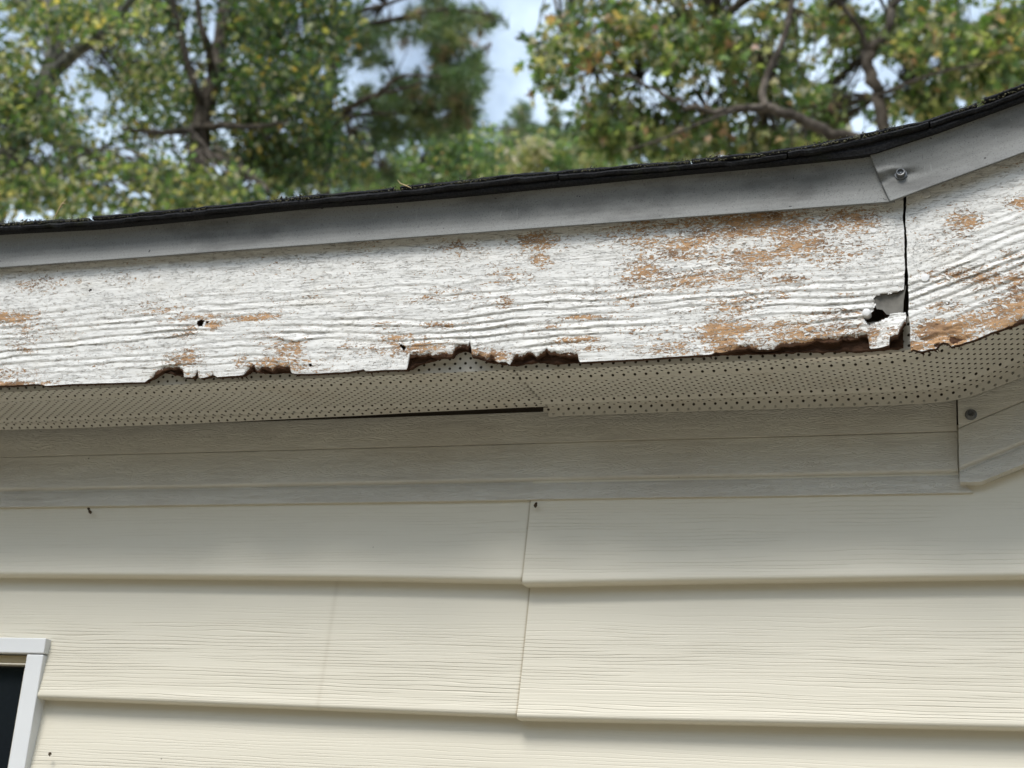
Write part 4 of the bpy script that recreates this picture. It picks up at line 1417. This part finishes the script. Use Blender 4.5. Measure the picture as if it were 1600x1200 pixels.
cl = blob_pts([(440, 120, 100, 130, 12, 1.0, 420), (330, 110, 90, 110, 13.5, .8, 150), (230, 150, 90, 80, 13, .8, 150), (450, 20, 130, 70, 12.4, 1, 230), (480, 230, 90, 60, 12.4, .9, 170), (250, 20, 110, 50, 13.2, .9, 120), (380, 240, 110, 40, 12.6, .7, 120), (340, 310, 160, 40, 12.2, .8, 130), (400, -160, 260, 130, 12.6, 1.6, 300)], GAPS)
foliage(t2, cl, rng.uniform(.14, .26, len(cl)), 10, 'dark', 'oval', .085, .7, gaps=GAPS)
twigs(t2, cl, nodes2, .35)

FWD = 0.70
# 3  pine
t3 = tree('pine_tree', 'long needled pine with a bare dark limb, edging the open gap of sky', 690, 15.0)
trunk_to_ground(t3, 505, 280, 15, 20, [(512, 180, 15, 19), (520, 60, 15, 17), (525, -60, 15, 14), (528, -260, 15, 6)])
limb(t3, [(512, 180, 15), (545, 168, 14.7), (572, 155, 14.5), (595, 145, 14.4), (615, 125, 14.3), (640, 118, 14.2), (690, 120, 14)], [11, 11, 10, 9, 7, 5, 3])
limb(t3, [(595, 145, 14.4), (625, 140, 14.3), (660, 128, 14.2)], [7, 5, 3])
limb(t3, [(520, 60, 15), (560, 20, 14.7), (600, 8, 14.4), (680, -20, 14)], [10, 9, 7, 3])
limb(t3, [(516, 100, 15), (560, 45, 14.8), (610, 32, 14.6), (700, 15, 14.4), (770, 25, 14.3)], [9, 9, 8, 5, 3])
limb(t3, [(512, 200, 15), (560, 180, 15), (640, 175, 15), (720, 168, 15)], [9, 8, 6, 3])
limb(t3, [(508, 250, 15), (540, 225, 14.8), (555, 200, 14.7), (600, 260, 14.4)], [8, 7, 5, 3])
cl = blob_pts([(690, 40, 75, 50, 14.2, .8, 120), (720, 110, 48, 60, 14.0, .6, 130), (640, 145, 90, 30, 14.4, .7, 110), (570, 60, 70, 50, 14.6, .8, 90), (700, 180, 60, 24, 14.6, .7, 70), (560, 250, 80, 40, 15, .8, 90), (470, 270, 60, 30, 15.2, .8, 60), (765, 30, 22, 9, 14.3, .2, 9), (600, -120, 160, 90, 14.4, 1.4, 130), (610, 200, 80, 30, 15.2, .6, 70)], GAPS[1:])
dirs = rng.normal(size=(len(cl), 3)) + np.array([.5, -.2, .5])
dirs /= np.linalg.norm(dirs, axis=1, keepdims=True)
needles(t3, cl, dirs, 46, .20)
twigs(t3, cl, [P(a, b, 14.4) for a, b in ((572, 155), (615, 125), (690, 120), (600, 8), (680, -20), (610, 32), (700, 15), (770, 25), (640, 175), (720, 168), (545, 168), (555, 200), (600, 260))], .6)

FWD = 0.00
# 4  lower trees seen past the pine and in the gap
t4 = tree('broadleaf_tree', 'light green leafy tree low between the pine and the gap of sky', 640, 19)
trunk_to_ground(t4, 650, 330, 19, 16, [(648, 260, 19, 12), (640, 200, 19, 6)])
cl = blob_pts([(640, 270, 110, 60, 18.4, 1.1, 300), (710, 215, 60, 45, 18.2, .9, 130), (560, 290, 80, 30, 18.6, 1, 120), (740, 270, 50, 45, 18, .9, 130)], GAPS)
foliage(t4, cl, rng.uniform(.16, .3, len(cl)), 9, 'far', 'oval', .10, .4, gaps=GAPS)
twigs(t4, cl, [P(a, b, 18.8) for a, b in ((650, 300), (648, 260), (640, 200))], .2)
t5 = tree('broadleaf_tree', 'low leafy tree with leaf sprays coloured pale as if sunlit under the gap of sky', 850, 17)
trunk_to_ground(t5, 850, 330, 17, 14, [(845, 270, 17, 10), (840, 220, 17, 5)])
cl = blob_pts([(840, 255, 80, 40, 17, .8, 150), (790, 225, 45, 40, 17.4, .7, 90), (920, 250, 60, 35, 17, .8, 120)], [(840, 150, 60, 45), GAPS[0]])
foliage(t5, cl, rng.uniform(.14, .26, len(cl)), 9, 'far', 'oval', .09, .4, gaps=GAPS)
cl2 = blob_pts([(820, 240, 30, 28, 16.4, .3, 26), (835, 228, 16, 14, 16.3, .3, 10), (925, 243, 20, 12, 16.4, .3, 12)])
foliage(t5, cl2, rng.uniform(.10, .16, len(cl2)), 14, 'pale', 'oval', .10, .9, 'sunlit_sprays')  # sunlit leaf clusters, the sun's brightness painted in as pale leaf colour
twigs(t5, np.concatenate([cl, cl2]), [P(a, b, 17) for a, b in ((850, 300), (845, 270), (840, 220))], .2)
t6 = tree('pine_tree', 'small far pine with pointed tops in the gap of sky', 870, 24)
trunk_to_ground(t6, 872, 260, 24, 8, [(870, 200, 24, 5), (868, 165, 24, 2)])
limb(t6, [(830, 270, 24), (816, 200, 24), (815, 165, 24)], [6, 4, 2], 'trunk')
cl = blob_pts([(868, 180, 8, 22, 24, .2, 24), (866, 215, 24, 18, 24, .5, 34), (816, 178, 16, 24, 24, .4, 30), (835, 205, 26, 14, 24, .5, 30), (900, 212, 18, 18, 24, .4, 26), (880, 245, 60, 20, 24, .6, 60), (800, 215, 24, 24, 24, .6, 36), (930, 200, 20, 20, 24, .5, 30)])
dirs = rng.normal(size=(len(cl), 3)) + np.array([0, 0, .9])
dirs /= np.linalg.norm(dirs, axis=1, keepdims=True)
needles(t6, cl, dirs, 40, .24)

FWD = 0.75
# 7  sweetgum whose limb sweeps in from the right
t7 = tree('sweetgum_tree', 'star leaved tree whose long limb sweeps left above the roof', 1480, 9.0)
trunk_to_ground(t7, 1560, 400, 9.4, 30, [(1480, 300, 9.4, 26), (1400, 245, 9.3, 22), (1330, 217, 9.2, 19), (1262, 192, 9.1, 17), (1195, 168, 9.0, 14), (1150, 172, 8.9, 12), (1108, 176, 8.8, 10), (1050, 155, 8.7, 7), (1000, 125, 8.6, 5), (930, 110, 8.5, 3)])
limb(t7, [(1196, 168, 9.0), (1192, 140, 9.0), (1205, 105, 9.0), (1225, 60, 9.0), (1236, 10, 9.0), (1250, -80, 9.0), (1260, -200, 9.2)], [14, 12, 11, 10, 9, 7, 3])
limb(t7, [(1250, -80, 9.0), (1190, -20, 9.4), (1140, 18, 9.6), (1105, 38, 9.5), (1072, 55, 9.4), (1030, 75, 9.5), (960, 80, 9.3), (880, 60, 9.2), (835, 70, 9.2)], [11, 13, 14, 13, 10, 6, 4, 3, 2])
limb(t7, [(1150, 172, 8.9), (1100, 190, 8.7), (1040, 215, 8.6), (980, 235, 8.5)], [5, 5, 4, 2])
nodes7 = [P(a, b, 8.8) for a, b in ((1262, 192), (1195, 168), (1108, 176), (1050, 155), (1000, 125), (930, 110), (1205, 105), (1236, 10), (1120, 28), (1072, 55), (960, 80), (880, 60), (835, 70), (1040, 215))]
cl = blob_pts([(870, 85, 58, 75, 8.4, .4, 44), (835, 90, 26, 50, 8.4, .3, 18), (960, 60, 90, 80, 8.5, .6, 100), (1060, 70, 100, 90, 8.7, .7, 130), (1040, 215, 150, 45, 8.9, .6, 150), (950, 170, 60, 50, 8.5, .4, 50), (1150, 60, 110, 80, 9.0, .8, 130), (1180, 225, 110, 35, 9.2, .6, 130), (1200, 130, 80, 60, 9.2, .6, 90), (1060, -120, 240, 100, 8.9, 1.2, 240), (920, 210, 40, 22, 8.7, .3, 22)], [(795, 60, 30, 400), (880, 205, 44, 30), (905, 150, 16, 14), (845, 200, 40, 50)] + GAPS[27:])
foliage(t7, cl, rng.uniform(.075, .15, len(cl)), 7, 'gum', 'star', .075, 1.1, gaps=GAPS, singles=300)
twigs(t7, cl, nodes7, .5)

FWD = 0.90
# 8  upright trunk right of it
t8 = tree('gum_tree', 'upright forked tree with thin leafy crown at the right, above the roof bend', 1390, 11.5)
trunk_to_ground(t8, 1398, 300, 11.5, 24, [(1384, 215, 11.5, 21), (1372, 150, 11.5, 20), (1358, 110, 11.5, 19), (1356, 82, 11.5, 18), (1380, 62, 11.5, 16), (1390, 30, 11.5, 14), (1396, -20, 11.6, 12), (1400, -160, 11.8, 6)])
limb(t8, [(1356, 84, 11.5), (1345, 50, 11.4), (1330, 28, 11.3), (1312, 0, 11.2), (1290, -50, 11)], [11, 9, 8, 7, 4])
limb(t8, [(1394, 10, 11.5), (1430, -20, 11.4), (1480, -60, 11.2)], [8, 7, 4])
limb(t8, [(1370, 150, 11.5), (1420, 130, 11.2), (1480, 110, 11), (1560, 95, 10.8)], [7, 6, 5, 3])
nodes8 = [P(a, b, 11.3) for a, b in ((1372, 150), (1356, 82), (1390, 30), (1330, 28), (1312, 0), (1420, 130), (1480, 110), (1560, 95), (1480, -60))]
cl = blob_pts([(1500, 60, 120, 70, 11, 1.0, 330), (1560, 120, 80, 50, 10.8, .8, 160), (1420, 60, 70, 60, 11.6, .8, 110), (1440, 165, 70, 30, 11.4, .6, 90), (1310, 50, 70, 60, 11.6, .7, 110), (1300, 170, 80, 40, 11.8, .6, 90), (1660, 40, 110, 130, 11, 1.2, 180), (1440, -130, 240, 100, 11.4, 1.4, 260), (1250, 230, 120, 30, 12, .8, 110)], GAPS)
foliage(t8, cl, rng.uniform(.10, .19, len(cl)), 7, 'gum', 'star', .085, .8, gaps=GAPS)
twigs(t8, cl, nodes8, .5)

# unseen trees added on the viewer's side to block low sky light (mirrored in the window)
NW = 20000
az = rng.uniform(math.radians(100), math.radians(440), NW)
az = np.where(np.abs((az - math.pi / 2 + math.pi) % (2 * math.pi) - math.pi) < math.radians(52), az + math.pi, az)
rad = rng.uniform(17, 24, NW)
lump = fbm(az * 6, 0 * az, 301, 3)
hh = rng.uniform(0.0, 1.0, NW) ** 0.8 * (7.0 + 3.5 * lump)
pos = np.stack([rad * np.cos(az), rad * np.sin(az), hh + 0.2], -1)
ax, nr = rand_dirs(NW, 0.4)
p = leaf_geo(pos, rng.uniform(.6, 1.2, NW), ax, nr, OVAL * np.array([1.6, 1]), OVAL_F)
b = np.arange(NW)[:, None] * 6
tri = np.concatenate([b + np.array(q) for q in ((0, 1, 2), (0, 2, 3), (0, 3, 4), (0, 4, 5))])
wood = mesh_obj('sky_blocking_trees', p.reshape(-1, 3), tri, M_LEAF, None, False, {'tint': np.repeat(pick_tint('far', NW) * 0.7, 6, 0)})
wood['kind'] = 'stuff'
